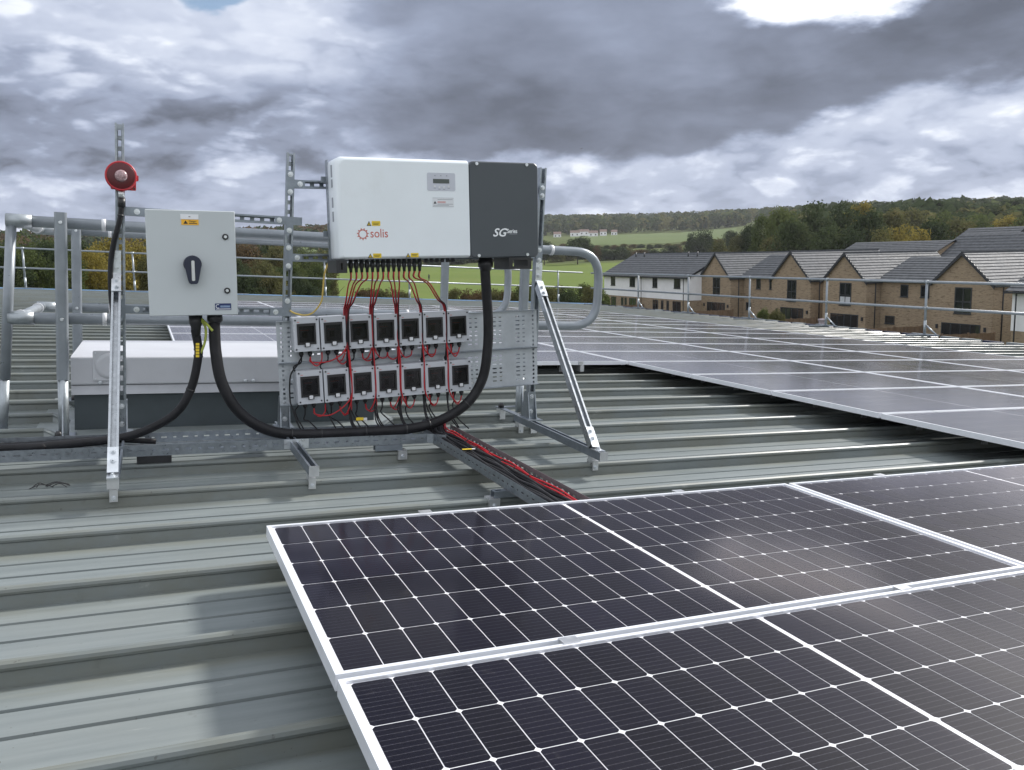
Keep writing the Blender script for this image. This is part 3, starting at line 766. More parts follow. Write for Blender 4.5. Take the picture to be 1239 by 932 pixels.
# ================================================================== BREAKER BOXES
BW, BH, BD = .133, .177, .088
def make_breaker():
    t = Thing('breaker_box', '', 'breaker box', (0, 0, 0), 'isolator breaker boxes on the perforated trays', rot=TILT)
    m = MB(); m.rbox(0, BW, .018, BD, 0, BH, .006); t.part('enclosure', m, BRKG)
    wx0, wx1, wz0, wz1 = .0175, .1155, .036, .147
    m = MB(); fy, by = 0.0, .0175                                 # lid: a frame round the window, thinner at its rim
    for b in ((0, wx0, 0, BH), (wx1, BW, 0, BH), (wx0, wx1, 0, wz0), (wx0, wx1, wz1, BH)):
        m.slotplate(1, 1, 1, []); m.box(b[0], b[1], fy, by, b[2], b[3])
    lid = t.part('lid', m, BRKG)
    w = t.part('window_frame', MB().box(wx0 + .0005, wx0 + .010, -.004, .012, wz0 + .0005, wz1 - .0005).box(wx1 - .010, wx1 - .0005, -.004, .012, wz0 + .0005, wz1 - .0005)
               .box(wx0 + .010, wx1 - .010, -.004, .012, wz0 + .0005, wz0 + .011).box(wx0 + .010, wx1 - .010, -.004, .012, wz1 - .014, wz1 - .0005), BLACK)
    t.part('window_pane', MB().box(wx0 + .010, wx1 - .010, .001, .003, wz0 + .011, wz1 - .014), SMOKE, w)
    br = t.part('switch_module', MB().box(wx0 + .0105, wx1 - .0105, .0125, .017, wz0 + .0115, wz1 - .0145), INNER)
    t.part('toggle', MB().box(.048, .072, .006, .0124, .070, .102), BLACK, br)
    t.part('red_marking', MB().box(.038, .080, .0118, .0124, .1085, .1115), REDI, br)
    la = t.part('latch_surround', MB().box(.053, .083, -.008, -.0005, .024, .050), BLACK)
    t.part('latch', MB().rbox(.058, .078, -.0105, -.008, .027, .045, .003), COLLAR, la)
    for sx, sz in ((.011, .012), (BW - .011, .012), (.011, BH - .012), (BW - .011, BH - .012)):
        t.part('lid_screw', MB().cyl((sx, -.0002, sz), (sx, -.003, sz), .0045, n=10), BLACK, lid)
    t.part('maker_mark', MB().box(.020, .032, -.0006, -.0001, .1535, .1565), REDI, lid)
    for gx in (.042, .088):
        t.part('cable_gland', MB().lathe([(0.0005, .011), (.010, .011), (.011, .013), (.022, .013), (.026, .009), (.034, .007)], (gx, .050, 0), (0, 0, -1), 10), BLACK)
    return t.o
proto = make_breaker(); BPOS = []; rw0 = random.Random(8)
ORD = ['first', 'second', 'third', 'fourth', 'fifth', 'sixth', 'seventh']
for row, (bx, bz) in enumerate(((.366, .374), (.389, .096))):
    for i in range(7):
        o = proto if (row == 0 and i == 0) else copy_tree(proto)
        o.location = (bx + .1403 * i * ct, FY - .0315 - BD, bz + .1403 * i * st)
        o.rotation_euler = (0, -TH + R(rw0.uniform(-.7, .7)), R(rw0.uniform(-.8, .8)))
        o['label'] = 'grey breaker box with smoked window, %s from the slotted post in the %s row' % (ORD[i], 'top' if row == 0 else 'bottom')
        BPOS.append((row, i, o.location.copy()))
        if o is not proto: ROOFROOTS.append(o)
def bloc(b, x, y, z): p = b[2]; return Vector((p.x + x * ct - z * st, p.y + y, p.z + x * st + z * ct))

# ================================================================== INVERTER
IB = (.538, 1.5, .860); IA = R(3.45)
I = Thing('inverter', 'large white inverter with dark grey right cover hung on the strut frame', 'inverter', IB, rot=(0, -IA, 0))
IW, IH, ID = 1.096, .505, .285
XS = .694
def housing():
    m = MB(); ys = [(0.0, .016, .016), (.014, .004, .004), (.05, 0, 0), (.15, 0, 0)]
    # white body: front face eased into the sides, left side drawn in towards the back
    rings = [(0.0, .020), (.010, .007), (.028, .001), (.120, 0.0), (.20, 0.0)]; vs = []; seg = 5; n = 0
    for d, ins in rings:
        x0, x1, z0, z1, rr = ins, XS - .0015, ins * .7, IH - ins, .030; pts = []
        for cx, cz, stt, r_ in ((x1 - .002, z1 - .002, 0, .002), (x0 + rr, z1 - rr, 90, rr), (x0 + .012, z0 + .012, 180, .012), (x1 - .002, z0 + .002, 270, .002)):
            for k in range(seg + 1):
                a = R(stt + 90 * k / seg); pts.append((cx + r_ * math.cos(a), cz + r_ * math.sin(a)))
        n = len(pts); vs += [(a, d, b) for a, b in pts]
    fs = [tuple(range(n)), tuple(reversed(range((len(rings) - 1) * n, len(rings) * n)))]
    m.add(vs, fs)
    fs2 = []
    for q in range(len(rings) - 1):
        for k in range(n): fs2.append((q * n + k, q * n + n + k, q * n + n + (k + 1) % n, q * n + (k + 1) % n))
    m.f += fs2; m.sm += [True] * len(fs2); return m
hs = I.part('white_housing', housing(), WHITE)
m = MB(); m.rbox(XS + .0015, IW, .004, .20, -.002, IH - .004, .028, 'y', 5, .006); dc = I.part('dark_cover', m, DARKG)
m = MB(); m.box(.03, IW - .02, .2005, ID - .005, .03, IH - .03); rear = I.part('heat_sink', m, GALVD)
for k in range(24): I.part('cooling_fin', MB().box(.05 + k * .043, .054 + k * .043, .2005, ID - .01, IH - .0295, IH - .012), GALVD, rear)
for sx, sz in ((.740, .492), (1.028, .494), (.743, .014), (1.027, .016)):
    I.part('cover_screw', MB().cyl((sx, .003, sz - .004), (sx, -.001, sz - .004), .0085, n=12), ZINC, dc)
d = I.part('display_panel', MB().rbox(.464, .617, -.0012, -.0002, .344, .435, .008), DISP)
I.part('screen', MB().box(.496, .584, -.0022, -.0013, .382, .404), LCD, d)
for k in range(3): I.part('status_light', MB().cyl((.507 + .032 * k, -.0013, .421), (.507 + .032 * k, -.002, .421), .0032, n=8), INKG, d)
for k, (bx, bz) in enumerate(((.505, .367), (.530, .362), (.555, .362), (.580, .367))):
    I.part('button', MB().cyl((bx, -.0013, bz), (bx, -.0025, bz), .0055, n=10), COLLAR, d); I.part('button_caption', MB().box(bx - .006, bx + .006, -.0017, -.0013, bz - .011, bz - .0085), INKG, d)
lb = I.part('rating_label', MB().box(.491, .606, -.0010, -.0002, .263, .309), mat('pale_label', (.66, .68, .71), .4, 0, .02))
I.part('label_border', MB().box(.491, .606, -.0013, -.0011, .3075, .309).box(.491, .606, -.0013, -.0011, .263, .2645), INKG, lb)
for k, (a, b, z) in enumerate(((.518, .600, .300), (.518, .562, .289), (.518, .562, .284), (.518, .602, .277), (.495, .580, .271))):
    I.part('label_line', MB().box(a, b, -.0013, -.0011, z - .0012, z + .0012), INKG if k not in (1, 2) else REDI, lb)
I.part('warning_triangle', MB().prism([(.496, .279), (.512, .279), (.504, .293)], -.0013, -.0011), INK, lb)
def yellow_label(x0, x1, z0, z1):
    a = I.part('warning_label', MB().rbox(x0 + .026, x1, -.0010, -.0002, z0, z1, .003), YELL)
    I.part('label_line', MB().box(x0 + .030, x1 - .006, -.0013, -.0011, z0 + .012, z0 + .0145).box(x0 + .033, x1 - .010, -.0013, -.0011, z0 + .006, z0 + .0085), INK, a)
    tr = I.part('warning_triangle', MB().prism([(x0, z0), (x0 + .024, z0), (x0 + .012, z1)], -.0010, -.0002), INK)
    I.part('triangle_face', MB().prism([(x0 + .005, z0 + .003), (x0 + .019, z0 + .003), (x0 + .012, z1 - .006)], -.0013, -.0011), YELL, tr)
    I.part('bolt_symbol', MB().prism([(x0 + .011, z0 + .005), (x0 + .0135, z0 + .005), (x0 + .0125, z1 - .010), (x0 + .0105, z1 - .010)], -.0016, -.0014), INK, tr)
yellow_label(.142, .212, .166, .190); yellow_label(.143, .212, .0065, .0285); yellow_label(.340, .408, .0065, .0285)
# logo: a ring with rays, and the maker's word
lg = MB()
for k in range(40):
    a0, a1 = 2 * math.pi * k / 40, 2 * math.pi * (k + 1) / 40
    lg.add([(.121 + r_ * math.cos(a), -.0008, .125 + r_ * math.sin(a)) for a, r_ in ((a0, .0185), (a0, .0222), (a1, .0222), (a1, .0185))], [(0, 1, 2, 3)])
logo = I.part('logo_ring', lg, REDI)
for k in range(11):
    a = 2 * math.pi * (k + .25) / 11; ca, sa = math.cos(a), math.sin(a)
    q = lambda r_, w: (.121 + r_ * ca - w * sa, .125 + r_ * sa + w * ca)
    I.part('logo_ray', MB().prism([q(.021, -.0055), q(.0315, 0), q(.021, .0055), q(.0245, 0)], -.0010, -.0003), REDI, logo)
text_mesh('maker_word', 'solis', .062, REDI, I.o, (.1575, -.0006, .1085), 0, .86)
text_mesh('series_letters', 'SG', .060, WINK, I.o, (.824, .0033, .111), .35, 1.06, .0012)
text_mesh('series_word', 'Series', .031, WINK, I.o, (.908, .0033, .128), 0, .80, .0006)
I.part('series_caption', MB().box(.920, .967, .0030, .0036, .121, .124), INKG)
for z0, z1 in ((.41, .47), (.36, .40), (.26, .31), (.19, .24)):
    I.part('side_label', MB().box(-.0012, -.0002, .095, .125, z0, z1), INKG)
for k in range(14):
    gx = .073 + .0281 * k
    I.part('cable_gland', MB().lathe([(.0005, .0105), (.014, .0105), (.015, .0125), (.040, .0125), (.044, .0095), (.066, .0075)], (gx, .085, 0), (0, 0, -1), 10), BLACK)
for k in range(6):
    gx = .475 + .030 * k
    I.part('sealed_port', MB().lathe([(.0005, .009), (.012, .011), (.022, .011)], (gx, .085, 0), (0, 0, -1), 10), BLACK)
I.part('main_cable_gland', MB().lathe([(.0025, .036), (.018, .036), (.019, .041), (.050, .041), (.056, .034), (.072, .030)], (.8165, .095, 0), (0, 0, -1), 16), BLACK)
def foot(x0, x1):
    m = MB(); m.box(x0, x1, .02, .025, -.066, -.0025); m.box(x0, x0 + .006, .026, .22, -.066, -.0025); m.box(x1 - .006, x1, .026, .22, -.066, -.0025); m.box(x0 + .006, x1 - .006, .026, .22, -.066, -.060)
    return m
# open black carrying feet: a frame with a hole in its front
def cage(x0, x1):
    m = MB(); z0, z1 = -.066, -.0025
    m.slotplate(1, 1, .012, [(x0, x1, z0, z1, (x0 + .022, x1 - .022, z0 + .016, z1 - .014))]); m.M = Matrix.Translation((0, .012, 0)); m.box(x0, x0 + .010, 0, .20, z0, z1); m.box(x1 - .010, x1, 0, .20, z0, z1); m.box(x0 + .010, x1 - .010, 0, .20, z1 - .012, z1); return m
I.part('carrying_foot', cage(-.018, .036), BLACK); I.part('carrying_foot', cage(.915, 1.048), BLACK)
# slotted hanging bracket on each side
for bx in (.002, IW - .012):
    m = MB(); m.M = Matrix(((0, 1, 0, bx), (1, 0, 0, ID - .07), (0, 0, 1, 0), (0, 0, 0, 1)))
    cells = []; zz = -.06
    for k in range(6): cells.append((0, .058, zz + k * .095, zz + k * .095 + .095, (.022, .040, zz + k * .095 + .02, zz + k * .095 + .075)))
    m.slotplate(1, 1, .003, cells); I.part('hanging_bracket', m, GALV)
for z in (.12, .40): I.part('hanging_arm', MB().box(-.016, IW + .003, ID + .001, ID + .024, z, z + .03), GALVD)

# ================================================================== SWITCH BOX
SB = (-.327, 1.62, .557); SA = R(2.2)
S = Thing('switch_box', 'grey steel isolator box with dark rotary handle between two slotted posts', 'switch box', SB, rot=(0, -SA, 0))
S.part('door', MB().rbox(0, .398, 0, .022, 0, .498, .004, 'y', 3, .003), BOXG)
S.part('cabinet', MB().box(.004, .394, .0235, .205, .004, .494), BOXG)
S.part('mounting_lug', MB().box(.27, .30, .10, .19, .4945, .501), BOXG)
S.part('mounting_bracket', MB().box(.03, .37, .2055, .245, .465, .485), GALV); S.part('mounting_bracket', MB().box(.03, .37, .2055, .245, .015, .035), GALV)
hd = MB(); hd.lathe([(.0005, .041), (.016, .041), (.022, .036)], (.198, 0, .245), (0, -1, 0), 24)
hb = S.part('rotary_base', hd, NAVYP)
hm = MB(); hm.prism([(.160, .256), (.162, .232), (.174, .170), (.179, .156), (.186, .151), (.210, .151), (.217, .156), (.222, .170), (.234, .232), (.236, .256), (.226, .274), (.198, .284), (.170, .274)], -.045, -.0225)
hl = S.part('rotary_handle', hm, NAVYP); S.part('handle_inlay', MB().rbox(.191, .205, -.0475, -.0452, .166, .262, .005), ALU, hl)
for z in (.376, .118):
    lk = S.part('door_lock', MB().lathe([(.0003, .0145), (.006, .0145), (.008, .011)], (.351, 0, z), (0, -1, 0), 18), BLACK)
    S.part('lock_core', MB().lathe([(.0083, .0075), (.010, .0075)], (.351, 0, z), (0, -1, 0), 10), ZINC, lk)
wl = S.part('white_label', MB().box(.153, .233, -.002, -.0002, .456, .479), mat('white_plate', (.74, .75, .78), .35, 0, .02)); S.part('label_mark', MB().box(.189, .197, -.0026, -.0021, .466, .469), INK, wl)
ol = S.part('warning_label', MB().box(.156, .233, -.0015, -.0002, .429, .4545), ORNG)
S.part('warning_triangle', MB().prism([(.165, .434), (.185, .434), (.175, .450)], -.0019, -.0016), INK, ol)
text_mesh('warning_word', 'Danger', .0125, INK, S.o, (.190, -.0019, .4425), 0, .9); S.part('label_line', MB().box(.190, .226, -.0019, -.0016, .4345, .438), INK, ol)
nl = S.part('maker_label', MB().box(.293, .367, -.0015, -.0002, .024, .056), NAVY)
text_mesh('maker_letter', 'C', .029, WINK, S.o, (.295, -.0018, .0325), 0, .85); S.part('maker_line', MB().box(.3165, .362, -.0019, -.0016, .036, .046), mat('blue_ink', (.18, .25, .38), .5, 0, .3, 200), nl); S.part('maker_strip', MB().box(.297, .364, -.0019, -.0016, .0275, .0305), WINK, nl)
for gx, rr_, l_ in ((.207, .032, .075), (.296, .037, .045)):
    S.part('cable_gland', MB().lathe([(.0005, rr_ * .95), (l_ * .4, rr_), (l_ * .75, rr_), (l_, rr_ * .72)] if gx > .25 else [(.0005, rr_), (.045, rr_ * .95), (.062, rr_ * .75), (.11, rr_ * .62)], (gx, .09, 0), (0, 0, -1), 16), BLACK)

# ================================================================== SOUNDER BEACON
B = Thing('sounder_beacon', 'round red sounder beacon with clear lens on the tall slotted post', 'siren', (XLP, FY, 1.217))
c = (XLP + .004, FY - .012, 1.214)
bb = B.part('base_plate', MB().rbox(XLP - .040, XLP + .072, FY - .030, FY - .006, 1.152, 1.215, .006), REDP)
b0 = B.part('body', MB().lathe([(0, .062), (.016, .070), (.038, .071), (.046, .067)], c, (.06, -1, .02), 32), REDP)
B.part('lug', MB().rbox(XLP + .060, XLP + .083, FY - .034, FY - .012, 1.198, 1.224, .004), REDP)
B.part('dish', MB().lathe([(.0465, .062), (.0478, .060), (.0482, .029)], c, (.06, -1, .02), 32), DARKRED, b0)
B.part('lens', MB().lathe([(.048, .029), (.058, .027), (.064, .019), (.066, .006)], c, (.06, -1, .02), 20), LENS, b0)
for sx, sz in ((-.032, 1.160), (.064, 1.160)): B.part('screw', MB().cyl((XLP + sx, FY - .030, sz), (XLP + sx, FY - .033, sz), .005, n=8), BLACK, bb)
B.part('cable_gland', MB().cyl((XLP + .008, FY - .028, 1.152), (XLP + .008, FY - .030, 1.112), .015, n=12), ALU)
B.part('gland_nut', MB().cyl((XLP + .008, FY - .030, 1.112), (XLP + .008, FY - .031, 1.07), .0175, n=10), BLACK)

# ================================================================== FLOOR TRAYS
def perforated(L, W, pitch, rows):
    cells = []; n = max(1, round(L / pitch)); dx = L / n; dz = W / rows
    for i in range(n):
        for j in range(rows):
            x0, z0 = i * dx, j * dz; sl = .014 if (i + j) % 2 else .026
            cells.append((x0, x0 + dx, z0, z0 + dz, (x0 + dx / 2 - sl / 2, x0 + dx / 2 + sl / 2, z0 + dz / 2 - .0035, z0 + dz / 2 + .0035)))
    return cells
def floor_tray(name, label, p0, direction, L, W, zb, inner=GALV):
    """tray from p0 along unit xy direction; W to the left of travel"""
    dx, dy = direction; t = Thing(name, label, 'cable tray', (p0[0], p0[1], zb), None)
    def put(nm, mm, m_): t.part(nm, mm, m_)
    Mx = Matrix(((dx, 0, -dy, p0[0]), (dy, 0, dx, p0[1]), (0, -1, 0, zb), (0, 0, 0, 1)))
    m = MB(); m.M = Mx; m.slotplate(L, W, .0012, perforated(L, W, .05, 6)); put('tray_base', m, inner)
    for off, nm in ((0.0, 'tray_side'), (W, 'tray_side')):
        m = MB(); px, py = p0[0] - dy * off, p0[1] + dx * off
        m.M = Matrix(((dx, dy, 0, px), (dy, -dx, 0, py), (0, 0, 1, zb + .0015), (0, 0, 0, 1)))
        m.slotplate(L, .05, .0014, [(a, b, z0 + .0, z1, h if z0 == 0 else None) for (a, b, z0, z1, h) in [(q[0], q[1], 0, .05, (q[4][0], q[4][1], .022, .029)) for q in perforated(L, .05, .05, 1)]])
        put(nm, m, inner if (not off and inner is not GALV) else GALV)
    return t
ft = floor_tray('floor_cable_tray', 'long galvanised perforated tray lying across the seams under the thick black cable', (-2.6, 1.505), (1, 0), 3.62, .30, -.086)
ft.part('corner_splice', MB().prism([(1.02, 1.503), (1.11, 1.452), (1.11, 1.455), (1.02, 1.506)], -.086, -.036, 'z'), GALV)
ft.part('splice_plate', MB().box(.28, .40, 1.4985, 1.5025, -.082, -.036), ZINC)
dt = floor_tray('branch_cable_tray', 'galvanised tray of red and black cables running to the front panels', (1.235, .02), (0, 1), 1.72, .185, -.086, GRNM)
def short_support(x, y, seam, x1, lab):
    t = Thing('tray_support', lab, 'bracket', (x, seam, TOP), 'tray supports on the seams')
    m = MB(); m.box(x - .024, x + .024, seam - .034, seam + .03, TOP - .044, TOP + .003); t.part('seam_clamp', m, ALU)
    t.part('support_bar', channel((min(x, x1), seam - .004, TOP + .004), (max(x, x1), seam - .004, TOP + .004), (0, 0, -1), .041, .028), GALVD)
    t.part('bolt', bolt((x, seam - .034, TOP - .026), (0, -1, 0), .008), ZINC)
short_support(.99, .52, .52, 1.30, 'short strut support on a seam clamp under the branch tray')
short_support(.885, 1.52, 1.52, .74, 'small strut support under the end of the long floor tray')
single('tray_packer', 'black packing block under the long tray beside the tall post', 'packer', MB().rbox(-.385, -.235, 1.500, 1.60, TOP + .0005, -.0875, .004, 'z'), BLACK, (-.31, 1.55, TOP))

# ================================================================== CABLES
def cable(name, label, pts, r, m, group=None, n=8, cat='cable', seg=8):
    sp = spline(pts, seg); b = tuple(sp[0])
    return single(name, label, cat, MB().tube(sp, r, n), m, b, group)
def thick(name, label, pts, r, bands):
    t = Thing(name, label, 'cable', tuple(pts[0])); sp = spline(pts, 10); t.part('sheath', MB().tube(sp, r, 14), CABLE)
    for f in bands:
        i = int(f * (len(sp) - 2)); a, b = sp[i], sp[i + 1]; d_ = (b - a).normalized()
        t.part('cable_tie', MB().cyl(a, a + d_ * .008, r + .002, n=16), BLACK)
    return t
thick('power_cable', 'thick black power cable sagging from the inverter round to the switch box',
      [(1.352, 1.595, .860), (1.358, 1.595, .80), (1.370, 1.597, .70), (1.386, 1.60, .56), (1.388, 1.60, .41), (1.366, 1.605, .24), (1.285, 1.615, .105), (1.14, 1.63, .012), (.97, 1.635, -.030), (.70, 1.64, -.040), (.45, 1.645, -.042), (.285, 1.645, -.030), (.165, 1.64, .018), (.066, 1.65, .105), (-.001, 1.665, .235), (-.026, 1.69, .375), (-.032, 1.705, .48), (-.033, 1.71, .54)], .0275, (.36, .44, .48, .53, .58, .63))
t = thick('supply_cable', 'black supply cable curving from the switch box away along the floor tray',
      [(-.122, 1.71, .49), (-.108, 1.71, .41), (-.108, 1.70, .355), (-.137, 1.70, .21), (-.20, 1.70, .090), (-.315, 1.71, .010), (-.47, 1.72, -.040), (-.75, 1.70, -.058), (-1.0, 1.68, -.060), (-2.6, 1.68, -.060)], .0205, (.14, .22, .35))
for q in range(5): t.part('yellow_marker', MB().box(-.120, -.104, 1.6775, 1.682, .415 - .0145 * q, .4265 - .0145 * q), YELL)
cable('supply_cable', 'thinner black cable lying beside the wall side of the long floor tray', [(-2.6, 1.76, -.064), (-1.2, 1.765, -.064), (-.8, 1.77, -.062), (-.55, 1.765, -.050), (-.30, 1.74, -.066)], .014, CABLE)
cable('earth_cable', 'green and yellow earth wire below the switch box glands', [(-.10, 1.70, .55), (-.075, 1.69, .50), (-.078, 1.69, .43), (-.105, 1.69, .355)], .006, GRNY)
cable('earth_cable', 'short olive earth wire crossing from one gland to the other under the switch box', [(-.10, 1.71, .552), (-.07, 1.66, .52), (-.045, 1.645, .49)], .006, GRNY)
cable('earth_cable', 'yellow earth wire looping from the inverter bracket to the middle post', [(.545, 1.79, .855), (.520, 1.78, .79), (.512, 1.78, .70), (.505, 1.78, .64), (.47, 1.79, .585), (.43, 1.81, .565), (.38, 1.84, .572), (.355, 1.855, .585)], .0042, YELW)
thick('sounder_cable', 'black cable hanging from the red sounder down the tall post', [(XLP + .008, FY - .031, 1.075), (XLP, 1.835, 1.01), (-.482, 1.83, .90), (-.497, 1.83, .79), (-.497, 1.83, .66), (-.489, 1.835, .54), (-.487, 1.84, .40), (-.486, 1.842, .2), (-.48, 1.84, .0)], .0125, (.1,))
# string wires
def inv(lx, ly, lz): return Vector((IB[0] + lx * math.cos(IA) - lz * math.sin(IA), IB[1] + ly, IB[2] + lx * math.sin(IA) + lz * math.cos(IA)))
top = [b for b in BPOS if b[0] == 0]; bot = [b for b in BPOS if b[0] == 1]
assign = [(0, 1), (0, 0), (1, 0), (1, 1), (0, 2), (1, 2), (0, 3), (1, 3), (0, 4), (1, 4), (0, 5), (1, 5), (0, 6), (1, 6)]
gaps = [1, 1, 1, 1, 2, 2, 2, 3, 3, 3, 4, 4, 5, 5]
rw = random.Random(3)
cnt = {}
for i, ((row, bi), gp) in enumerate(zip(assign, gaps)):
    k = cnt.get(gp, 0); cnt[gp] = k + 1
    b = (top if row == 0 else bot)[bi]
    for colr in (0, 1):
        off = (-.010 + .0062 * k) if colr == 0 else (-.0068 + .0062 * k)
        g0 = inv(.073 + .0281 * i, .085 + (-.004 if colr == 0 else .006), -.064)
        tb = top[gp]; dep = (.006 - .005 * k) if colr == 0 else (.004 - .006 * k)
        a = bloc(tb, BW + .0035 + off, dep, BH + .02)
        a2 = bloc(tb, BW + .0035 + off * .5, dep, .02)
        pts = [g0, g0 + Vector((0, 0, -.035)), g0 * .62 + a * .38 + Vector((.004 * math.sin(i * 2.3), .0, .012)), g0 * .25 + a * .75 + Vector((0, 0, .0)), a, a2]
        lb_ = bot[gp]
        if colr == 0:
            gl = bloc(b, .088, .050, -.034)
            if row == 1:
                c1 = bloc(lb_, BW + .004 + off * .6, .002 - .004 * k, BH); c2 = bloc(lb_, BW + .004 + off * .6, .002 - .004 * k, .02); pts += [c1, c2, c2 * .5 + gl * .5 + Vector((0, -.01, -.045 - .008 * k)), gl + Vector((0.01 * (1 if c2.x > gl.x else -1), -.004, -.032)), gl]
            else:
                pts += [a2 * .6 + gl * .4 + Vector((0, -.008, -.050 - .012 * rw.random())), gl + Vector((.008 * (1 if a2.x > gl.x else -1), 0, -.030)), gl]
            cable('string_cable', 'thin red string cable from the inverter glands down to a breaker box', pts, .0035, REDW, 'red string cables below the inverter', 6, 'cable', 6)
        else:
            c1 = bloc(lb_, BW + .003 + off * .45, .034 - .004 * k, BH); c2 = bloc(lb_, BW + .003 + off * .45, .034 - .004 * k, 0); e = Vector((c2.x + .02 + .04 * rw.random(), 1.70, -.055))
            pts += [c1, c2, c2 * .4 + e * .6 + Vector((-.02, .01, -.01)), e]
            cable('string_cable', 'thin black string cable from the inverter glands down to the floor tray', pts, .0036, CABLE, 'black string cables below the inverter', 6, 'cable', 6)
for b in BPOS:
    g0 = bloc(b, .042, .050, -.034); dx = rw.uniform(-.01, .03)
    if b[0] == 0:
        pts = [g0, g0 + Vector((-.004, 0, -.03)), bloc(b, -.002, .052, -.085), bloc(b, .016, .060, -.14), bloc(b, .018, .060, -.28), Vector((b[2].x + .02 + dx, 1.78, .05)), Vector((b[2].x + .07 + dx, 1.73, -.055))]
    else:
        pts = [g0, g0 + Vector((0, 0, -.03)), bloc(b, .034, .052, -.09), Vector((b[2].x + .045 + dx, 1.76, -.0)), Vector((b[2].x + .10 + dx, 1.71, -.058))]
    cable('string_cable', 'thin black tail cable from under a breaker box to the floor tray', pts, .0038, CABLE, 'black tail cables under the breaker boxes', 6, 'cable', 6)
# short red links between neighbouring boxes
for b in BPOS:
    if b[1] in (0, 1, 2, 3, 5, 6) or b[0] == 1:
        g0 = bloc(b, .088, .050, -.034); s_ = -1 if b[1] > 3 else 1
        pts = [g0, g0 + Vector((.006 * s_, 0, -.028)), bloc(b, .088 + .03 * s_, .040, -.075 - .01 * rw.random()), bloc(b, .088 + .055 * s_, .03, -.055), bloc(b, .088 + .058 * s_, .03, -.01)]
        cable('string_cable', 'short looped red link cable under a breaker box', pts, .0036, REDW, 'red loops under the breaker boxes', 6, 'cable', 5)
cable('string_cable', 'long black lead hanging outside the first bottom breaker box', [bloc(BPOS[0], .042, .05, -.034), bloc(BPOS[0], .02, .045, -.07), bloc(BPOS[0], -.022, .04, -.13), bloc(BPOS[0], -.030, .04, -.25), Vector((.36, 1.77, .08)), Vector((.40, 1.73, -.03)), Vector((.47, 1.70, -.055))], .0042, CABLE, None, 6)
tagm = Thing('cable_tag', 'yellow and white cable tag on a black lead above the long floor tray', 'tag', (.70, 1.72, .02)); tagm.part('yellow_face', MB().box(.685, .725, 1.700, 1.7015, .012, .028), YELL); tagm.part('white_face', MB().box(.726, .745, 1.700, 1.7015, .010, .026), COLLAR)
# cables lying in the branch tray
for k in range(12):
    red = k >= 10; x0 = 1.066 + .0132 * k if not red else 1.184 + .0088 * (k - 10); pts = []
    for q in range(15):
        y = 1.80 - q * .125; pts.append((x0 + .005 * math.sin(q * 1.3 + k * 2.1) + (.03 if q == 0 else 0), y, -.072 + (k % 3) * .006 + .004 * math.sin(q * 1.9 + k) + (.05 if q == 0 else 0) + (.014 if red else 0)))
    cable('string_cable', 'red cable lying along the high side of the branch tray' if red else 'black cable bundled in the branch tray', pts, .0038 if red else .0095, REDW if red else CABLE, 'red cables in the branch tray' if red else 'black cables in the branch tray', 7, 'cable', 5)
for k in range(9):
    y = 1.5 - k * .155; single('cable_tie', 'small black cable tie round the cables in the branch tray', 'cable tie', MB().tube(spline([(1.178, y, -.062), (1.184, y + .003, -.048), (1.198, y + .004, -.046), (1.206, y, -.06)], 5), .0032, 6), BLACK, (1.19, y, -.07), 'cable ties on the branch tray')
for y, lab in ((1.14, 'yellow cable tag across the black bundle halfway along the branch tray'), (.085, 'yellow cable tag by the panel edge at the end of the branch tray')):
    g_ = Thing('cable_tag', lab, 'tag', (1.12, y, -.05)); g_.part('yellow_face', MB().box(1.085, 1.135, y - .008, y + .008, -.0475, -.046), YELL); g_.part('white_face', MB().box(1.1355, 1.152, y - .008, y + .008, -.0475, -.046), COLLAR)

# scrap of cut cable ties on the pan
m = MB()
for k in range(7):
    a = rw.uniform(0, 6.28); x, y = -.74 + rw.uniform(-.05, .05), 1.40 + rw.uniform(-.02, .02); m.tube(spline([(x - .05 * math.cos(a), y - .02 * math.sin(a), PAN + .004), (x, y, PAN + .018), (x + .05 * math.cos(a), y + .02 * math.sin(a), PAN + .004)], 4), .002, 5)
so = single('cable_tie_offcuts', 'scatter of black cable tie offcuts on the pan before the long tray', 'offcuts', m, BLACK, (-.74, 1.40, PAN)); so['kind'] = 'stuff'

# ================================================================== ROOFLIGHT
K = Thing('rooflight', 'low pale grey rooflight box on a dark upstand behind the frame', 'rooflight', (.15, 3.2, PAN))
x0, x1, y0, y1 = -.735, 1.06, 2.66, 3.75
K.part('upstand', MB().box(x0 + .012, x1 - .012, y0 + .06, y1 - .06, PAN + .006, .030), UPST)
K.part('kerb', MB().prism([(y0 + .045, .030), (y0 + .012, .036), (y0 + .020, .088), (y0 + .045, .092)], x0, x1, 'x').box(x0, x1, y0 + .045, y1 - .02, .031, .091), KERB)
cv = K.part('cover', MB().rbox(x0, x1, y0, y1, .093, .257, .012, 'x', 3), COVER)
vp = K.part('vent_plate', MB().rbox(-.622, -.450, y0 - .012, y0 - .0005, .118, .294, .010, 'y', 3, .003), COVER)
K.part('vent_disc', MB().lathe([(.0, .075), (.004, .074), (.006, .05)], (-.536, y0 - .0122, .206), (0, -1, 0), 28), COVER, vp)
for sx in (-.608, -.464):
    for sz in (.132, .280): K.part('screw', MB().cyl((sx, y0 - .0122, sz), (sx, y0 - .015, sz), .005, n=8), ZINC, vp)
for sx in (.22, .265, -.585, .80): K.part('cover_bolt', MB().lathe([(.0, .012), (.008, .012), (.014, .006)], (sx, y0 - .0005, .108), (0, -1, 0), 10), ZINC, cv)

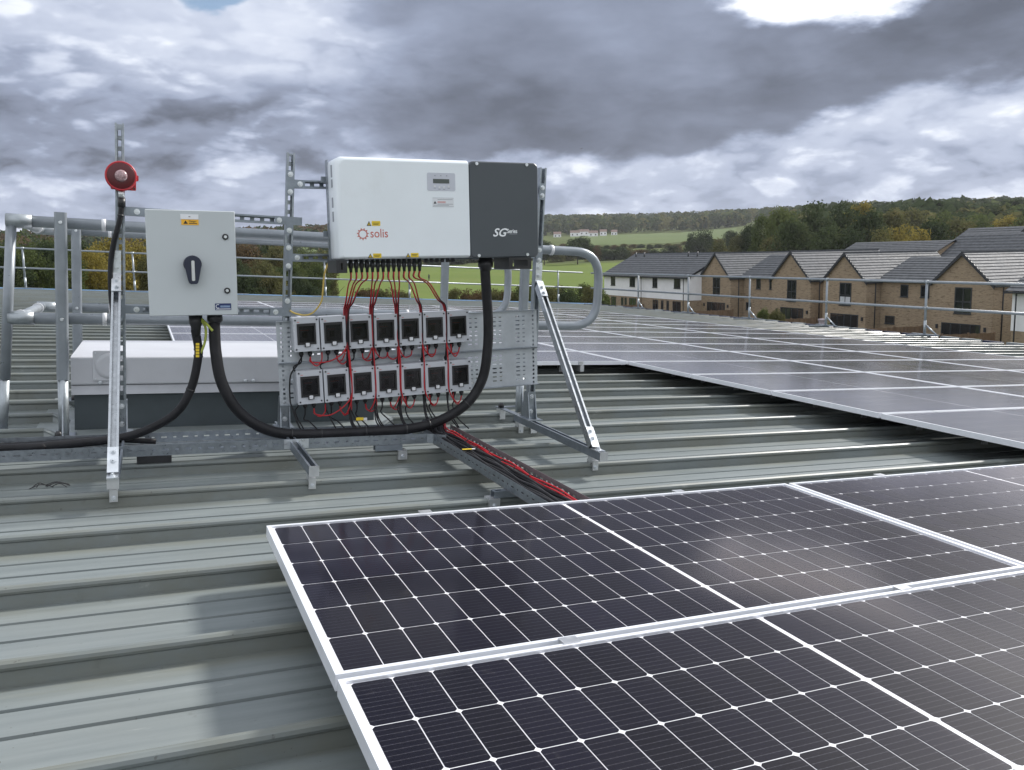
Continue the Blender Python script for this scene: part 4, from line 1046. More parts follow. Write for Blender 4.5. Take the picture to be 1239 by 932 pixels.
# ================================================================== GUARDRAIL ROUND THE ROOFLIGHT
G = Thing('rooflight_guardrail', 'grey tubular guardrail with rounded ends round the rooflight', 'guardrail', (.8, 3.2, PAN))
GR = .031
def corner_path(pts, rad, n=6):
    P = [Vector(p) for p in pts]; out = [P[0]]
    for i in range(1, len(P) - 1):
        a = (P[i - 1] - P[i]).normalized(); b = (P[i + 1] - P[i]).normalized(); A, Bq = P[i] + a * rad, P[i] + b * rad
        for k in range(n + 1):
            t = k / n; out.append(A * (1 - t) ** 2 + P[i] * 2 * t * (1 - t) + Bq * t * t)
    out.append(P[-1]); return out
def rail_side(y, xr, posts, zt, zm):
    G.part('rail_loop', MB().tube(corner_path([(-.99, y, zt), (xr, y, zt), (xr, y, zm), (-.99, y, zm)], .20, 8), GR, 14), TUBE)
    for x in posts:
        y -= .055
        G.part('post', MB().rbox(x - GR, x + GR, y - GR * .8, y + GR * .8, .1405, zt + .055, .016, 'z', 4), TUBE)
        G.part('post_sleeve', MB().cyl((x, y, PAN + .006), (x, y, .1405), GR - .004, n=16), TUBEL)
        G.part('base_plate', MB().box(x - .06, x + .06, y - .10, y + .06, PAN + .006, PAN + .014), GALV)
        G.part('base_stiffener', MB().prism([(y - .09, PAN + .014), (y - .034, PAN + .014), (y - .034, PAN + .24)], x - .003, x + .003, 'x'), GALV)
        G.part('base_knob', MB().lathe([(0, .020), (.02, .020), (.034, .012)], (x - .02, y - .075, PAN + .0145), (0, 0, 1), 12), BLACK)
        for z in (zt, zm): G.part('rivet', MB().lathe([(0, .010), (.004, .008)], (x, y - GR * .8 - .0005, z), (0, -1, 0), 10), ZINC)
        y += .055
    for z in (zt, zm):
        for x in (posts[0] - .205, posts[0] + .21, posts[-1] - .3, xr - .39):
            G.part('collar', MB().cyl((x - .011, y, z), (x + .011, y, z), GR + .0045, n=16), COLLAR)
        G.part('elbow', MB().cyl((-.99 - .04, y, z), (-.905, y, z), GR + .006, n=16), TUBEL)
rail_side(2.60, 2.64, (-.765, 2.03), 1.005, .478)
rail_side(3.95, 2.52, (-.78, 1.925), 1.005, .470)
for z in (1.005, .474):
    G.part('end_rail', MB().cyl((-1.0, 2.60, z), (-1.0, 3.95, z), GR - .004, n=14), TUBEL)
    for y in (2.85, 3.7): G.part('collar', MB().cyl((-1.0, y - .011, z), (-1.0, y + .011, z), GR + .0045, n=16), COLLAR)
G.part('corner_leg', MB().cyl((-1.005, 2.60, .99), (-1.050, 2.60, .14), GR - .005, n=16), TUBE); G.part('post_sleeve', MB().cyl((-1.050, 2.60, .14), (-1.067, 2.60, PAN + .008), GR - .008, n=16), TUBEL); G.part('base_plate', MB().box(-1.13, -1.0, 2.54, 2.66, PAN + .001, PAN + .009), GALV)
# its flat ballast bar on the seams beside the frame
m = MB(); m.box(1.862, 1.902, 1.93, 2.58, TOP + .031, TOP + .037); G.part('foot_bar', m, GALV)
m = MB(); m.box(1.90, 2.06, 2.545, 2.575, TOP + .031, TOP + .037); G.part('foot_bar', m, GALV)
for y in (2.02, 2.52):
    G.part('seam_clamp', MB().box(1.862, 1.902, y - .032, y + .028, TOP - .04, TOP + .0305), ALU); G.part('base_knob', MB().lathe([(0, .020), (.018, .020), (.03, .012)], (1.882, y, TOP + .0375), (0, 0, 1), 12), BLACK)

# ================================================================== EDGE GUARDRAILS
def edge_post(t, x, y, lean, foot):
    zt, zm = 1.045, .485; X = lambda z: x + lean * (z + .1)
    t.part('post', MB().cyl((X(-.06), y, -.06), (X(zt), y, zt), .027, n=10), TUBE)
    t.part('post_sleeve', MB().cyl((X(-.08), y, -.08), (X(.22), y, .22), .031, n=10), TUBEL)
    for z in (zt, zm): t.part('rail_clamp', MB().cyl((X(z) - .04, y, z), (X(z) + .04, y, z), .034, n=10) if foot == 'x' else MB().cyl((X(z), y - .04, z), (X(z), y + .04, z), .037, n=10), TUBEL)
    if foot == 'y':
        t.part('foot_bar', MB().box(x - .52, x + .10, y - .04, y + .04, TOP + .001, TOP + .03), GALV); t.part('foot_bar', MB().box(x - .04, x + .04, y - .34, y + .30, TOP + .031, TOP + .05), GALVD)
        t.part('foot_brace', MB().cyl((x - .01, y - .30, TOP + .05), (X(.1), y - .02, .12), .018, n=8), GALV)
    else:
        t.part('foot_bar', MB().box(x - .42, x + .42, y - .05, y + .05, TOP + .031, TOP + .05), GALV)
EX = 15.12
E1 = Thing('eave_guardrail', 'grey two-rail tubular guardrail standing along the eave in front of the houses', 'guardrail', (EX, 4, TOP))
ys = [4.45 + 2.86 * k for k in range(8)]
for y in ys: edge_post(E1, EX, y, -math.tan(TH), 'y')
for z in (1.045, .485): E1.part('rail', MB().cyl((EX - math.tan(TH) * z, 3.0, z), (EX - math.tan(TH) * z, 24.9, z), .029, n=10), TUBE)
VY = YEND - .28
E2 = Thing('verge_guardrail', 'thin grey two-rail guardrail along the far blue-trimmed verge', 'guardrail', (4, VY, TOP))
for k in range(8): edge_post(E2, -6.3 + 2.85 * k, VY, -math.tan(TH), 'x')
for z in (1.045, .485): E2.part('rail', MB().cyl((-9, VY, z), (14.6, VY, z), .026, n=10), TUBE)

# ================================================================== HOUSES
def saw(y_r, z_r, y_e, z_e, n):
    """stepped slate courses from ridge to eave, as a polyline"""
    P = []; dy, dz = (y_e - y_r) / n, (z_e - z_r) / n; L = math.hypot(dy, dz); ny, nz = -dz / L * (1 if y_e > y_r else -1), abs(dy) / L
    if y_e > y_r: ny = -dz / L
    else: ny = dz / L
    for k in range(n):
        P.append((y_r + dy * k, z_r + dz * k)); P.append((y_r + dy * (k + 1) + ny * .035, z_r + dz * (k + 1) + nz * .035))
    P.append((y_e, z_e)); return P
def slope(mb, P, a0, a1, along):
    n = len(P); vs = []
    for a in (a0, a1):
        for p, q in P: vs.append((a, p, q) if along == 'x' else (p, a, q))
    mb.add(vs, [(k, k + 1, n + k + 1, n + k) for k in range(n - 1)])
def win(t, X, ya, yb, za, zb, cols=2, rows=1, blind=False, name='window', fw=.07):
    if ya > yb: ya, yb = yb, ya
    m = MB(); x0, x1 = X - .035, X - .002
    m.box(x0, x1, ya, ya + fw, za, zb); m.box(x0, x1, yb - fw, yb, za, zb); m.box(x0, x1, ya + fw, yb - fw, zb - fw, zb); m.box(x0, x1, ya + fw, yb - fw, za, za + fw)
    for k in range(1, cols): y = ya + (yb - ya) * k / cols; m.box(x0 + .004, x1, y - fw / 2, y + fw / 2, za + fw, zb - fw)
    for k in range(1, rows): z = za + (zb - za) * .45; m.box(x0 + .002, x1, ya + fw, yb - fw, z - fw / 2, z + fw / 2)
    w = t.part(name, m, WFRAME)
    t.part('pane', MB().box(X - .014, X - .006, ya + fw * .5, yb - fw * .5, za + fw * .5, zb - fw * .5), PANE, w)
    if blind: t.part('blind', MB().box(X - .018, X - .0145, ya + fw, yb - fw, za + fw, za + (zb - za) * .38), CURT, w)
    t.part('sill', MB().box(X - .07, X - .0355, ya - .04, yb + .04, za - .05, za), WFRAME, w)
    return w
def pipe(t, X, y, z0, z1):
    t.part('downpipe', MB().tube([(X + .12, y, z1 + .04), (X - .06, y, z1 - .1), (X - .06, y, z0)], .042, 8), FASCIA)
def gable_house(label, X, ya, yb, ze, za_, depth, group, up, lowdoor, extra=None, blind=False):
    """gable facing -X; ya<yb walls; ze wall head; za_ apex of the roof"""
    yc = (ya + yb) / 2; t = Thing('terraced_house', label, 'house', (X + depth / 2, yc, GZ), group, roof=False)
    t.part('wall', MB().prism([(ya, GZ), (yb, GZ), (yb, ze), (yc, za_ - .16), (ya, ze)], X, X + depth, 'x'), BRICK)
    ov = .16; sl = (za_ - (ze + .02)) / ((yb - ya) / 2); rf = MB()
    for s in (-1, 1):
        ye = yc + s * ((yb - ya) / 2 + ov); zz = za_ - sl * ((yb - ya) / 2 + ov); slope(rf, saw(yc, za_, ye, zz, 11), X - .14, X + depth + .14, 'x')
        rf.add([(X - .14, yc, za_ - .05), (X - .14, ye, zz - .05), (X + depth + .14, ye, zz - .05), (X + depth + .14, yc, za_ - .05)], [(0, 1, 2, 3)])
    r = t.part('roof', rf, SLATE)
    t.part('ridge_tile', MB().box(X - .15, X + depth + .15, yc - .09, yc + .09, za_ - .02, za_ + .05), SLATE, r)
    for s in (-1, 1):
        ye = yc + s * ((yb - ya) / 2 + ov); zz = za_ - sl * ((yb - ya) / 2 + ov)
        t.part('verge_board', MB().prism([(yc, za_ + .01), (ye, zz + .01), (ye, zz - .24), (yc, za_ - .24)], X - .19, X - .142, 'x'), FASCIA, r)
        t.part('gutter', MB().box(X - .14, X + depth, ye - .06 if s < 0 else ye - .04, ye + .04 if s < 0 else ye + .06, zz - .12, zz - .03), FASCIA, r)
    win(t, X, *up, cols=2, rows=2, blind=blind, name='window')
    win(t, X, *lowdoor, cols=4, rows=1, name='patio_door')
    for s in (-1, 1):
        t.part('wall_light', MB().box(X - .09, X - .001, (lowdoor[0] + lowdoor[1]) / 2 + s * 1.85 - .07, (lowdoor[0] + lowdoor[1]) / 2 + s * 1.85 + .07, lowdoor[3] - .45, lowdoor[3] - .15), FASCIA)
    pipe(t, X + 1.0, ya - .03, GZ, ze - .05)
    if extra: extra(t)
    return t
def wing(t, X, ya, yb, ze, zr, run, wins):
    """low linking block, ridge along Y; its slate slope faces -X"""
    t.part('wall', MB().box(X, X + 6.5, ya, yb, GZ, ze), BRICK)
    rf = MB(); slope(rf, [(p, q) for p, q in saw(X + run, zr, X - .25, ze + .02, 10)], ya - .05, yb + .3, 'y'); slope(rf, saw(X + run, zr, X + 2 * run + .25, ze + .02, 10), ya - .05, yb + .3, 'y')
    r = t.part('roof', rf, SLATE); t.part('gutter', MB().box(X - .33, X - .22, ya, yb, ze - .10, ze + .0), FASCIA, r); t.part('fascia', MB().box(X - .22, X + .0, ya, yb, ze - .14, ze + .0), FASCIA, r)
    for w in wins: win(t, X, *w, cols=1)
HX = 51.0; ZE = -1.62
gable_house('buff brick gabled house with tall gable window, far end of the brick row', HX, 61.9, 66.6, ZE, .68, 10, 'brick houses in the terrace', (63.5, 64.6, -3.5, -1.72), (62.7, 65.5, -6.35, -4.15),
            lambda t: wing(t, HX + 1.5, 57.0, 61.86, ZE, .40, 3.5, [(59.4, 60.0, -2.75, -1.78), (57.6, 58.2, -2.75, -1.76), (60.7, 61.4, -4.8, -4.08)]))
gable_house('buff brick gabled house joined to its twin by a narrow pipe recess', HX, 51.4, 56.2, ZE, .74, 10, 'brick houses in the terrace', (53.1, 54.2, -3.6, -1.75), (52.2, 55.0, -6.35, -4.15))
gable_house('buff brick gabled house with blinds low in its gable window', HX, 45.5, 50.0, ZE, .55, 10, 'brick houses in the terrace', (47.0, 48.2, -3.65, -1.85), (46.2, 49.1, -6.35, -4.35),
            lambda t: wing(t, HX + 1.5, 39.66, 45.46, ZE - .04, .12, 3.5, [(42.9, 43.6, -2.86, -1.93), (41.05, 41.8, -2.84, -1.92), (44.05, 44.95, -5.0, -4.38)]), True)
gable_house('large buff brick gabled house beside the white rendered house end', HX, 34.9, 39.6, ZE, .50, 12, 'brick houses in the terrace', (36.45, 37.75, -3.72, -1.92), (35.7, 38.7, -6.35, -4.41))
def white_house(label, X, ya, yb, ze, zr, run, uppers, lowers, pipes, zsplit=-4.05):
    t = Thing('rendered_house', label, 'house', (X + 4, (ya + yb) / 2, GZ), None, roof=False)
    t.part('brick_base', MB().box(X + .03, X + 2 * run, ya + .03, yb - .03, GZ, zsplit), BRICK)
    t.part('wall', MB().prism([(X, zsplit), (X + 2 * run, zsplit), (X + 2 * run, ze), (X + run, zr - .2), (X, ze)], ya, yb, 'y'), RENDERW)
    rf = MB()
    for xe in (X - .4, X + 2 * run + .4): slope(rf, saw(X + run, zr, xe, ze - .02, 12), ya - .2, yb + .2, 'y')
    r = t.part('roof', rf, SLATE)
    t.part('ridge_tile', MB().box(X + run - .09, X + run + .09, ya - .2, yb + .2, zr - .02, zr + .05), SLATE, r)
    t.part('gutter', MB().box(X - .5, X - .38, ya - .2, yb + .2, ze - .14, ze - .04), FASCIA, r); t.part('soffit', MB().box(X - .38, X - .001, ya - .2, yb + .2, ze - .16, ze - .06), FASCIA, r)
    for yy in (ya - .205, yb + .202): t.part('verge_board', MB().prism([(X - .4, ze), (X + run, zr + .01), (X + run, zr - .22), (X - .4, ze - .2)], yy, yy + .03, 'y'), FASCIA, r)
    for a in uppers: win(t, X, *a, cols=2)
    for a in lowers: win(t, X + .03, *a, cols=2, name='window' if abs(a[1] - a[0]) > .7 else 'back_door')
    for y in pipes: pipe(t, X - .25, y, GZ, ze - .1)
    n = 0
    for y in (82.2, 80.4, 71.8, 70.2):
        if ya < y < yb: t.part('vent_pipe', MB().cyl((X + run - .8, y, zr - .75), (X + run - .8, y, zr + .12), .09, n=8), FASCIA, r)
    return t
white_house('long white rendered house over buff brick with four back windows', 49.5, 66.45, 83.3, -1.72, .72, 4.5,
            [(80.75, 81.7, -2.9, -1.85), (76.5, 77.6, -2.92, -1.82), (72.1, 73.0, -2.9, -1.82), (67.95, 69.05, -2.88, -1.84)],
            [(80.65, 81.7, -5.3, -4.2), (79.0, 79.5, -6.2, -4.2), (78.3, 78.75, -6.2, -4.2), (76.3, 77.75, -5.4, -4.2), (72.0, 73.0, -5.4, -4.2), (71.0, 71.4, -6.2, -4.2), (70.0, 70.4, -6.2, -4.2), (67.9, 69.3, -5.4, -4.2)], (74.8, 67.0))
white_house('white rendered house end cut off beside the large brick gable', 47.0, 16.0, 30.75, -1.80, .6, 4.5, [(26, 27.2, -2.9, -1.95)], [(26, 27.5, -5.4, -4.3)], (30.3,), -4.2)
def back_house(label, X, ya, yb, ze, zr, run, gable=False):
    t = Thing('background_house', label, 'house', (X + run, (ya + yb) / 2, GZ), 'slate roofs behind the terrace', roof=False); rf = MB()
    if not gable:
        t.part('wall', MB().prism([(X, GZ), (X + 2 * run, GZ), (X + 2 * run, ze), (X + run, zr - .2), (X, ze)], ya, yb, 'y'), BRICK)
        for xe in (X - .3, X + 2 * run + .3): slope(rf, saw(X + run, zr, xe, ze, 12), ya - .2, yb + .2, 'y')
        t.part('roof', rf, SLATE)
        t.part('verge_board', MB().prism([(X - .3, ze), (X + run, zr + .01), (X + run, zr - .2), (X - .3, ze - .2)], yb + .202, yb + .24, 'y'), FASCIA)
    else:
        yc = (ya + yb) / 2; t.part('wall', MB().prism([(ya, GZ), (yb, GZ), (yb, ze), (yc, zr - .2), (ya, ze)], X, X + 2 * run, 'x'), BRICK)
        for ye in (ya - .2, yb + .2): slope(rf, saw(yc, zr, ye, ze, 12), X - .2, X + 2 * run, 'x')
        t.part('roof', rf, SLATE); t.part('verge_board', MB().prism([(ya - .2, ze), (yc, zr + .01), (yb + .2, ze), (yb + .2, ze - .2), (yc, zr - .2), (ya - .2, ze - .2)], X - .25, X - .205, 'x'), FASCIA)
back_house('low dark slate roof showing behind the twin gables', 71, 57.5, 70, -.6, 1.55, 4.5)
back_house('broad dark slate roof rising behind the large brick gable', 72, 40, 57.6, -1.2, 2.15, 5)
back_house('dark slate roof with brick end further behind the broad roof', 84, 58.0, 66, .2, 3.0, 5)
back_house('pale slate gable roof peeping over the broad dark roof', 82, 51.0, 56.6, .5, 3.15, 4, True)
# gardens: timber fences, a shed-like bin, small shrubs
def fence(label, x0, y0, x1, y1, h, tone=WOOD):
    d = Vector((x1 - x0, y1 - y0, 0)); L = d.length; d.normalize(); n = max(1, int(L / 1.83)); t = Thing('garden_fence', label, 'fence', (x0, y0, GZ), 'timber garden fences', roof=False)
    for k in range(n + 1):
        p = Vector((x0, y0, 0)) + d * (L * k / n); t.part('post', MB().box(p.x - .05, p.x + .05, p.y - .05, p.y + .05, GZ, GZ + h + .08), tone)
    nb = int(L / .145)
    for k in range(nb):
        a = Vector((x0, y0, 0)) + d * (L * k / nb + .004); b = Vector((x0, y0, 0)) + d * (L * (k + 1) / nb - .004); nn = Vector((-d.y, d.x, 0)) * (.012 if k % 2 else .022); hh = GZ + h + .015 * math.sin(k * 7.7)
        m = MB(); m.add([(a.x - nn.x, a.y - nn.y, GZ), (b.x - nn.x, b.y - nn.y, GZ), (b.x - nn.x, b.y - nn.y, hh), (a.x - nn.x, a.y - nn.y, hh), (a.x + nn.x, a.y + nn.y, GZ), (b.x + nn.x, b.y + nn.y, GZ), (b.x + nn.x, b.y + nn.y, hh), (a.x + nn.x, a.y + nn.y, hh)],
                        [(0, 1, 2, 3), (5, 4, 7, 6), (0, 4, 5, 1), (3, 2, 6, 7), (1, 5, 6, 2), (4, 0, 3, 7)]); t.part('board', m, tone)
    return t
fence('timber fence dividing the gardens of the two largest brick gables', 44.0, 41.4, 50.9, 40.2, 1.8)
fence('timber fence running from the large brick gable towards the white house end', 43.6, 36.6, 50.9, 34.6, 1.75)
fence('timber fence between the gardens of the twin gables', 44.0, 51.9, 50.9, 50.6, 1.75)
fence('timber fence in front of the far end brick gable', 44.2, 62.5, 50.9, 61.4, 1.85)
fence('timber fence by the white house gardens', 43.0, 75.0, 49.3, 74.5, 1.8)
fence('timber back fence along the end of the white house gardens', 43.0, 66.0, 43.0, 84.0, 1.75)
fence('timber back fence along the end of the brick house gardens', 42.2, 43.0, 43.4, 62.0, 1.6)
bn = Thing('garden_bin', 'small black bin in front of the linking block wall', 'bin', (46.5, 38.55, GZ), None, roof=False)
bn.part('body', MB().lathe([(0, .30), (1.35, .30), (1.5, .26), (1.58, .12)], (46.5, 38.7, GZ), (0, 0, 1), 14), BLACK); bn.part('pale_mark', MB().box(46.18, 46.195, 38.70, 38.80, GZ + 1.05, GZ + 1.15), WINK); bn.part('pale_mark', MB().box(46.18, 46.195, 38.52, 38.62, GZ + 1.05, GZ + 1.15), WINK)
ps = Thing('drain_post', 'pale mauve post standing beyond the eave by a garden shrub', 'post', (29.9, 28.4, GZ), None, roof=False)
ps.part('column', MB().rbox(29.8, 30.05, 28.27, 28.52, GZ, -2.62, .05, 'z'), mat('mauve_grey', (.28, .24, .28), .6)); ps.part('cap', MB().rbox(29.77, 30.08, 28.24, 28.55, -2.62, -2.55, .05, 'z'), mat('mauve_grey', (.28, .24, .28), .6))

# ================================================================== TREES
def crown_mesh(name, seed, nclump, nleaf, leaf, m, squash=1.0):
    r_ = random.Random(seed); cl = []
    for k in range(nclump):
        while True:
            p = Vector((r_.uniform(-1, 1), r_.uniform(-1, 1), r_.uniform(-1, 1)))
            if .25 < p.length < 1: break
        z = p.z; taper = 1 - .30 * max(0, z) ** 1.3
        cl.append((Vector((p.x * .36 * taper, p.y * .36 * taper, .56 + z * .33 * squash)), r_.uniform(.10, .19)))
    vs, fs = [], []
    for k in range(nleaf):
        c, rad = cl[r_.randrange(nclump)]
        d = Vector((r_.gauss(0, 1), r_.gauss(0, 1), r_.gauss(.18, 1))).normalized(); p = c + d * rad * (r_.random() ** .35)
        nrm = (d + Vector((r_.gauss(0, .6), r_.gauss(0, .6), r_.gauss(.15, .6)))).normalized(); a = nrm.orthogonal().normalized(); a.rotate(Matrix.Rotation(r_.uniform(0, 6.28), 3, nrm)); b = nrm.cross(a); s = leaf * r_.uniform(.6, 1.3); o = len(vs)
        vs += [p - a * s - b * s * .35, p + b * s * .6 - a * s * .1, p + a * s - b * s * .2, p - b * s * .65]; fs.append((o, o + 3, o + 2, o + 1))
    me = bpy.data.meshes.new(name); me.from_pydata([tuple(v) for v in vs], [], fs); me.materials.append(m); return me
def trunk_mesh(seed):
    r_ = random.Random(seed); m = MB(); m.tube([(0, 0, -.03), (.005, 0, .2), (-.006, .006, .42), (0, 0, .62)], [.026, .020, .015, .007], 7)
    for k in range(7):
        a = r_.uniform(0, 6.28); z = r_.uniform(.2, .5); l = r_.uniform(.15, .3); m.tube([(0, 0, z), (l * .5 * math.cos(a), l * .5 * math.sin(a), z + l * .35), (l * math.cos(a), l * math.sin(a), z + l * .8)], [.010, .006, .002], 5)
    return m.mesh('trunk')
TRUNK = [trunk_mesh(s) for s in (1, 2)]
for t_ in TRUNK: t_.materials.append(BARK)
CR = {}
for nm, mt_ in (('dark', LEAF_D), ('mid', LEAF_M), ('gold', LEAF_Y), ('olive', LEAF_O), ('rust', LEAF_B)):
    CR[nm] = [crown_mesh('crown', 10 + s, 34, 3600, .026, mt_) for s in (1, 2)]
FINE = {nm: crown_mesh('crown', 77 + i, 46, 11000, .0165, mt_) for i, (nm, mt_) in enumerate((('dark', LEAF_D), ('mid', LEAF_M), ('gold', LEAF_Y), ('olive', LEAF_O)))}
rt_ = random.Random(21)
def yh(px): return 308.6 - .0175 * (px - 616)
def ztop(px, py, dist): return CAM.z + dist * (yh(px) - py) / math.hypot(1003, px - 616) * 1.0
LAB = {'dark': 'dark green', 'mid': 'mid green', 'gold': 'golden yellow autumn', 'olive': 'olive green', 'rust': 'rust brown'}
def tree(kind, px, py, dist, wpx, where, group, fine=False, name='tree', low=False):
    a = R(az_of(px)); x, y = CAM.x + dist * math.sin(a), CAM.y + dist * math.cos(a); g = ground_z(x, y)
    ht = max(2.0, ztop(px, py, dist) - g); w = wpx / 1003 * dist * .95
    sz = ht / .95; base_z = g
    o = bpy.data.objects.new(name, None); COL.objects.link(o); o.location = (x, y, g); o.rotation_euler = (0, 0, rt_.uniform(0, 6.28)); o.empty_display_size = .2
    o['label'] = where % LAB[kind]; o['category'] = 'tree' if name == 'tree' else 'shrub'; o['group'] = group
    c = bpy.data.objects.new('crown', FINE[kind] if fine and kind in FINE else CR[kind][rt_.randrange(2)]); COL.objects.link(c); c.parent = o
    sx = w / .92; szc = min(sz, sx * 1.25); c.scale = (sx, sx, szc); c.location = (0, 0, .95 * sz - .95 * szc)
    if low:
        zz = c.location.z
        while zz > -.1 * szc:
            zz -= .42 * szc; c2 = c.copy(); COL.objects.link(c2); c2.parent = o; c2.location = (rt_.uniform(-.06, .06) * sx, rt_.uniform(-.06, .06) * sx, zz); c2.rotation_euler = (0, 0, rt_.uniform(0, 6.28))
    tr = bpy.data.objects.new('trunk', TRUNK[rt_.randrange(2)]); COL.objects.link(tr); tr.parent = o; tr.scale = (sz * .9, sz * .9, sz)
    return o
# behind the far verge, left
W1 = '%s broadleaf tree crowding up behind the far verge rail'
for kind, px, py, dist, wpx in [('dark', -25, 283, 58, 110), ('mid', 28, 286, 55, 80), ('dark', 66, 292, 60, 78), ('dark', 100, 290, 52, 70), ('mid', 62, 285, 68, 60), ('gold', 138, 290, 54, 92), ('gold', 172, 293, 60, 80), ('gold', 116, 302, 50, 50), ('dark', 205, 297, 62, 60),
                                ('gold', 228, 300, 66, 50), ('mid', 255, 302, 66, 60), ('dark', 14, 300, 48, 60), ('mid', 86, 306, 48, 50), ('olive', 190, 308, 50, 50)]:
    tree(kind, px, py, dist, wpx, W1, 'trees behind the far verge', True, low=True)
W2 = '%s bushy tree seen between the switch box and the inverter'
for kind, px, py, dist, wpx in [('rust', 300, 298, 120, 60), ('dark', 325, 294, 130, 60), ('olive', 345, 296, 110, 60), ('mid', 372, 300, 100, 60), ('olive', 395, 306, 96, 44), ('dark', 290, 312, 90, 50), ('olive', 318, 316, 84, 60), ('mid', 350, 312, 80, 50), ('mid', 382, 315, 84, 48), ('dark', 300, 326, 76, 60), ('olive', 335, 330, 76, 50), ('dark', 366, 330, 78, 46), ('mid', 272, 318, 80, 50)]:
    tree(kind, px, py, dist, wpx, W2, 'trees beside the switch box', True, low=True)
# bushes just over the verge below the meadow
W3 = '%s low bush at the foot of the meadow beyond the verge'
for k in range(34):
    px = 440 + k * 8.8 + rt_.uniform(-3, 3); kind = rt_.choice(['olive', 'rust', 'olive', 'mid'] if px < 625 else ['olive', 'mid', 'dark', 'mid'])
    if 495 < px < 545: continue
    tree(kind, px, rt_.uniform(348, 354) if px < 625 else rt_.uniform(341, 350), 74 + rt_.uniform(-4, 6), rt_.uniform(24, 36), W3, 'bushes at the foot of the meadow', False, 'bush', True)
# hedge line between the fields
W4 = '%s hedgerow tree at the top of the meadow'
for k in range(46):
    px = 395 + k * 11.2 + rt_.uniform(-4, 4); yb_ = 320
    tree(rt_.choice(['dark', 'dark', 'dark', 'olive', 'rust']), px, rt_.uniform(297, 306) if px > 690 else rt_.uniform(300, 309), 356 + rt_.uniform(0, 30), rt_.uniform(20, 30), W4, 'hedgerow at the top of the meadow', False, low=True)
for px, py, wpx, kind in [(700, 288, 50, 'dark'), (852, 279, 36, 'dark'), (838, 283, 26, 'dark'), (660, 292, 36, 'dark'), (905, 276, 34, 'dark'), (885, 280, 26, 'dark')]: tree(kind, px, py, 330, wpx, '%s tall tree standing out of the hedgerow', 'tall hedgerow trees', False)
W4b = '%s bush in the hedge below the hill pasture'
for k in range(26):
    px = 640 + k * 10.5; tree(rt_.choice(['olive', 'rust', 'olive', 'dark']), px, rt_.uniform(295, 300), 440 + rt_.uniform(0, 25), rt_.uniform(12, 20), W4b, 'hedge below the hill pasture', False, 'bush', True)
# big trees behind the terrace
W5 = '%s large tree standing behind the slate roofs of the terrace'
for kind, px, py, dist, wpx in [('mid', 948, 254, 150, 56), ('dark', 985, 249, 135, 66), ('dark', 1015, 248, 140, 60), ('gold', 1038, 247, 170, 40), ('dark', 1045, 256, 130, 56), ('dark', 960, 268, 128, 60), ('mid', 925, 262, 165, 40), ('olive', 1072, 256, 160, 50), ('gold', 1088, 276, 125, 50), ('gold', 1110, 278, 120, 40), ('olive', 1065, 278, 122, 44), ('dark', 1128, 268, 130, 50),
                                ('mid', 1140, 258, 190, 44), ('olive', 1105, 255, 210, 44), ('dark', 905, 274, 190, 34), ('mid', 1180, 262, 180, 50), ('olive', 1160, 266, 160, 50), ('gold', 1212, 264, 190, 44), ('mid', 1235, 262, 180, 50), ('dark', 1200, 250, 260, 44), ('mid', 1160, 250, 300, 40), ('dark', 1120, 250, 320, 40), ('dark', 1232, 243, 330, 50), ('olive', 1262, 250, 250, 60), ('dark', 1290, 248, 240, 60),
                                ('olive', 890, 286, 190, 30), ('olive', 930, 288, 140, 40), ('olive', 870, 290, 200, 28), ('dark', 1000, 276, 120, 60), ('dark', 1030, 280, 120, 50), ('mid', 1190, 284, 150, 40), ('olive', 1225, 276, 160, 40)]:
    tree(kind, px, py, dist, wpx, W5, 'trees behind the terrace', False, low=True)
for px, py, d_, w_, kd in ((941, 375, 56, 26, 'olive'), (925, 372, 57, 16, 'mid'), (1000, 388, 53, 22, 'mid'), (1186, 410, 50, 16, 'olive')):
    tree(kd, px, py, d_, w_, '%s garden shrub against the timber fences', 'garden shrubs', True, 'bush', True)
# woodland far off: one mass each for three tones
def wood(name, label, m, n, region, seed, hts=(9, 15), nq=34):
    r_ = random.Random(seed); vs, fs = [], []
    for k in range(n):
        az, rr0 = region(r_); a = R(az); x, y = CAM.x + rr0 * math.sin(a), CAM.y + rr0 * math.cos(a); g = ground_z(x, y); h_ = r_.uniform(*hts); w = h_ * r_.uniform(.34, .55)
        for q in range(nq):
            d = Vector((r_.gauss(0, 1), r_.gauss(0, 1), r_.gauss(.25, 1))).normalized(); p = Vector((x + d.x * w, y + d.y * w, g + h_ * .52 + d.z * h_ * .46))
            nn = (d + Vector((r_.gauss(0, .4), r_.gauss(0, .4), r_.gauss(0, .4)))).normalized(); aa = nn.orthogonal().normalized(); aa.rotate(Matrix.Rotation(r_.uniform(0, 6.28), 3, nn)); b = nn.cross(aa); s = w * r_.uniform(.22, .44); o = len(vs)
            vs += [tuple(p - aa * s), tuple(p - b * s * .8), tuple(p + aa * s), tuple(p + b * s * .8)]; fs.append((o, o + 1, o + 2, o + 3))
    me = bpy.data.meshes.new(name); me.from_pydata(vs, [], fs); o = link(name, me, m); o['label'] = label; o['category'] = 'woodland'; o['kind'] = 'stuff'; return o
def reg_hill(r_):
    az = r_.uniform(22, 62); r0 = 830 + 700 * r_.random() ** 1.2
    return az, r0
def reg_left(r_): return r_.uniform(-16, 24), r_.uniform(380, 900)
def reg_right(r_): return r_.uniform(42, 66), r_.uniform(230, 900)
wood('far_woodland', 'far-off dark wooded hillside below the clouds', LEAF_D, 1500, reg_hill, 1)
wood('far_woodland', 'far-off olive trees mixed through the wooded hillside', LEAF_O, 420, reg_hill, 2)
wood('far_woodland', 'far-off mid green trees mixed through the wooded hillside', LEAF_M, 330, reg_hill, 3)
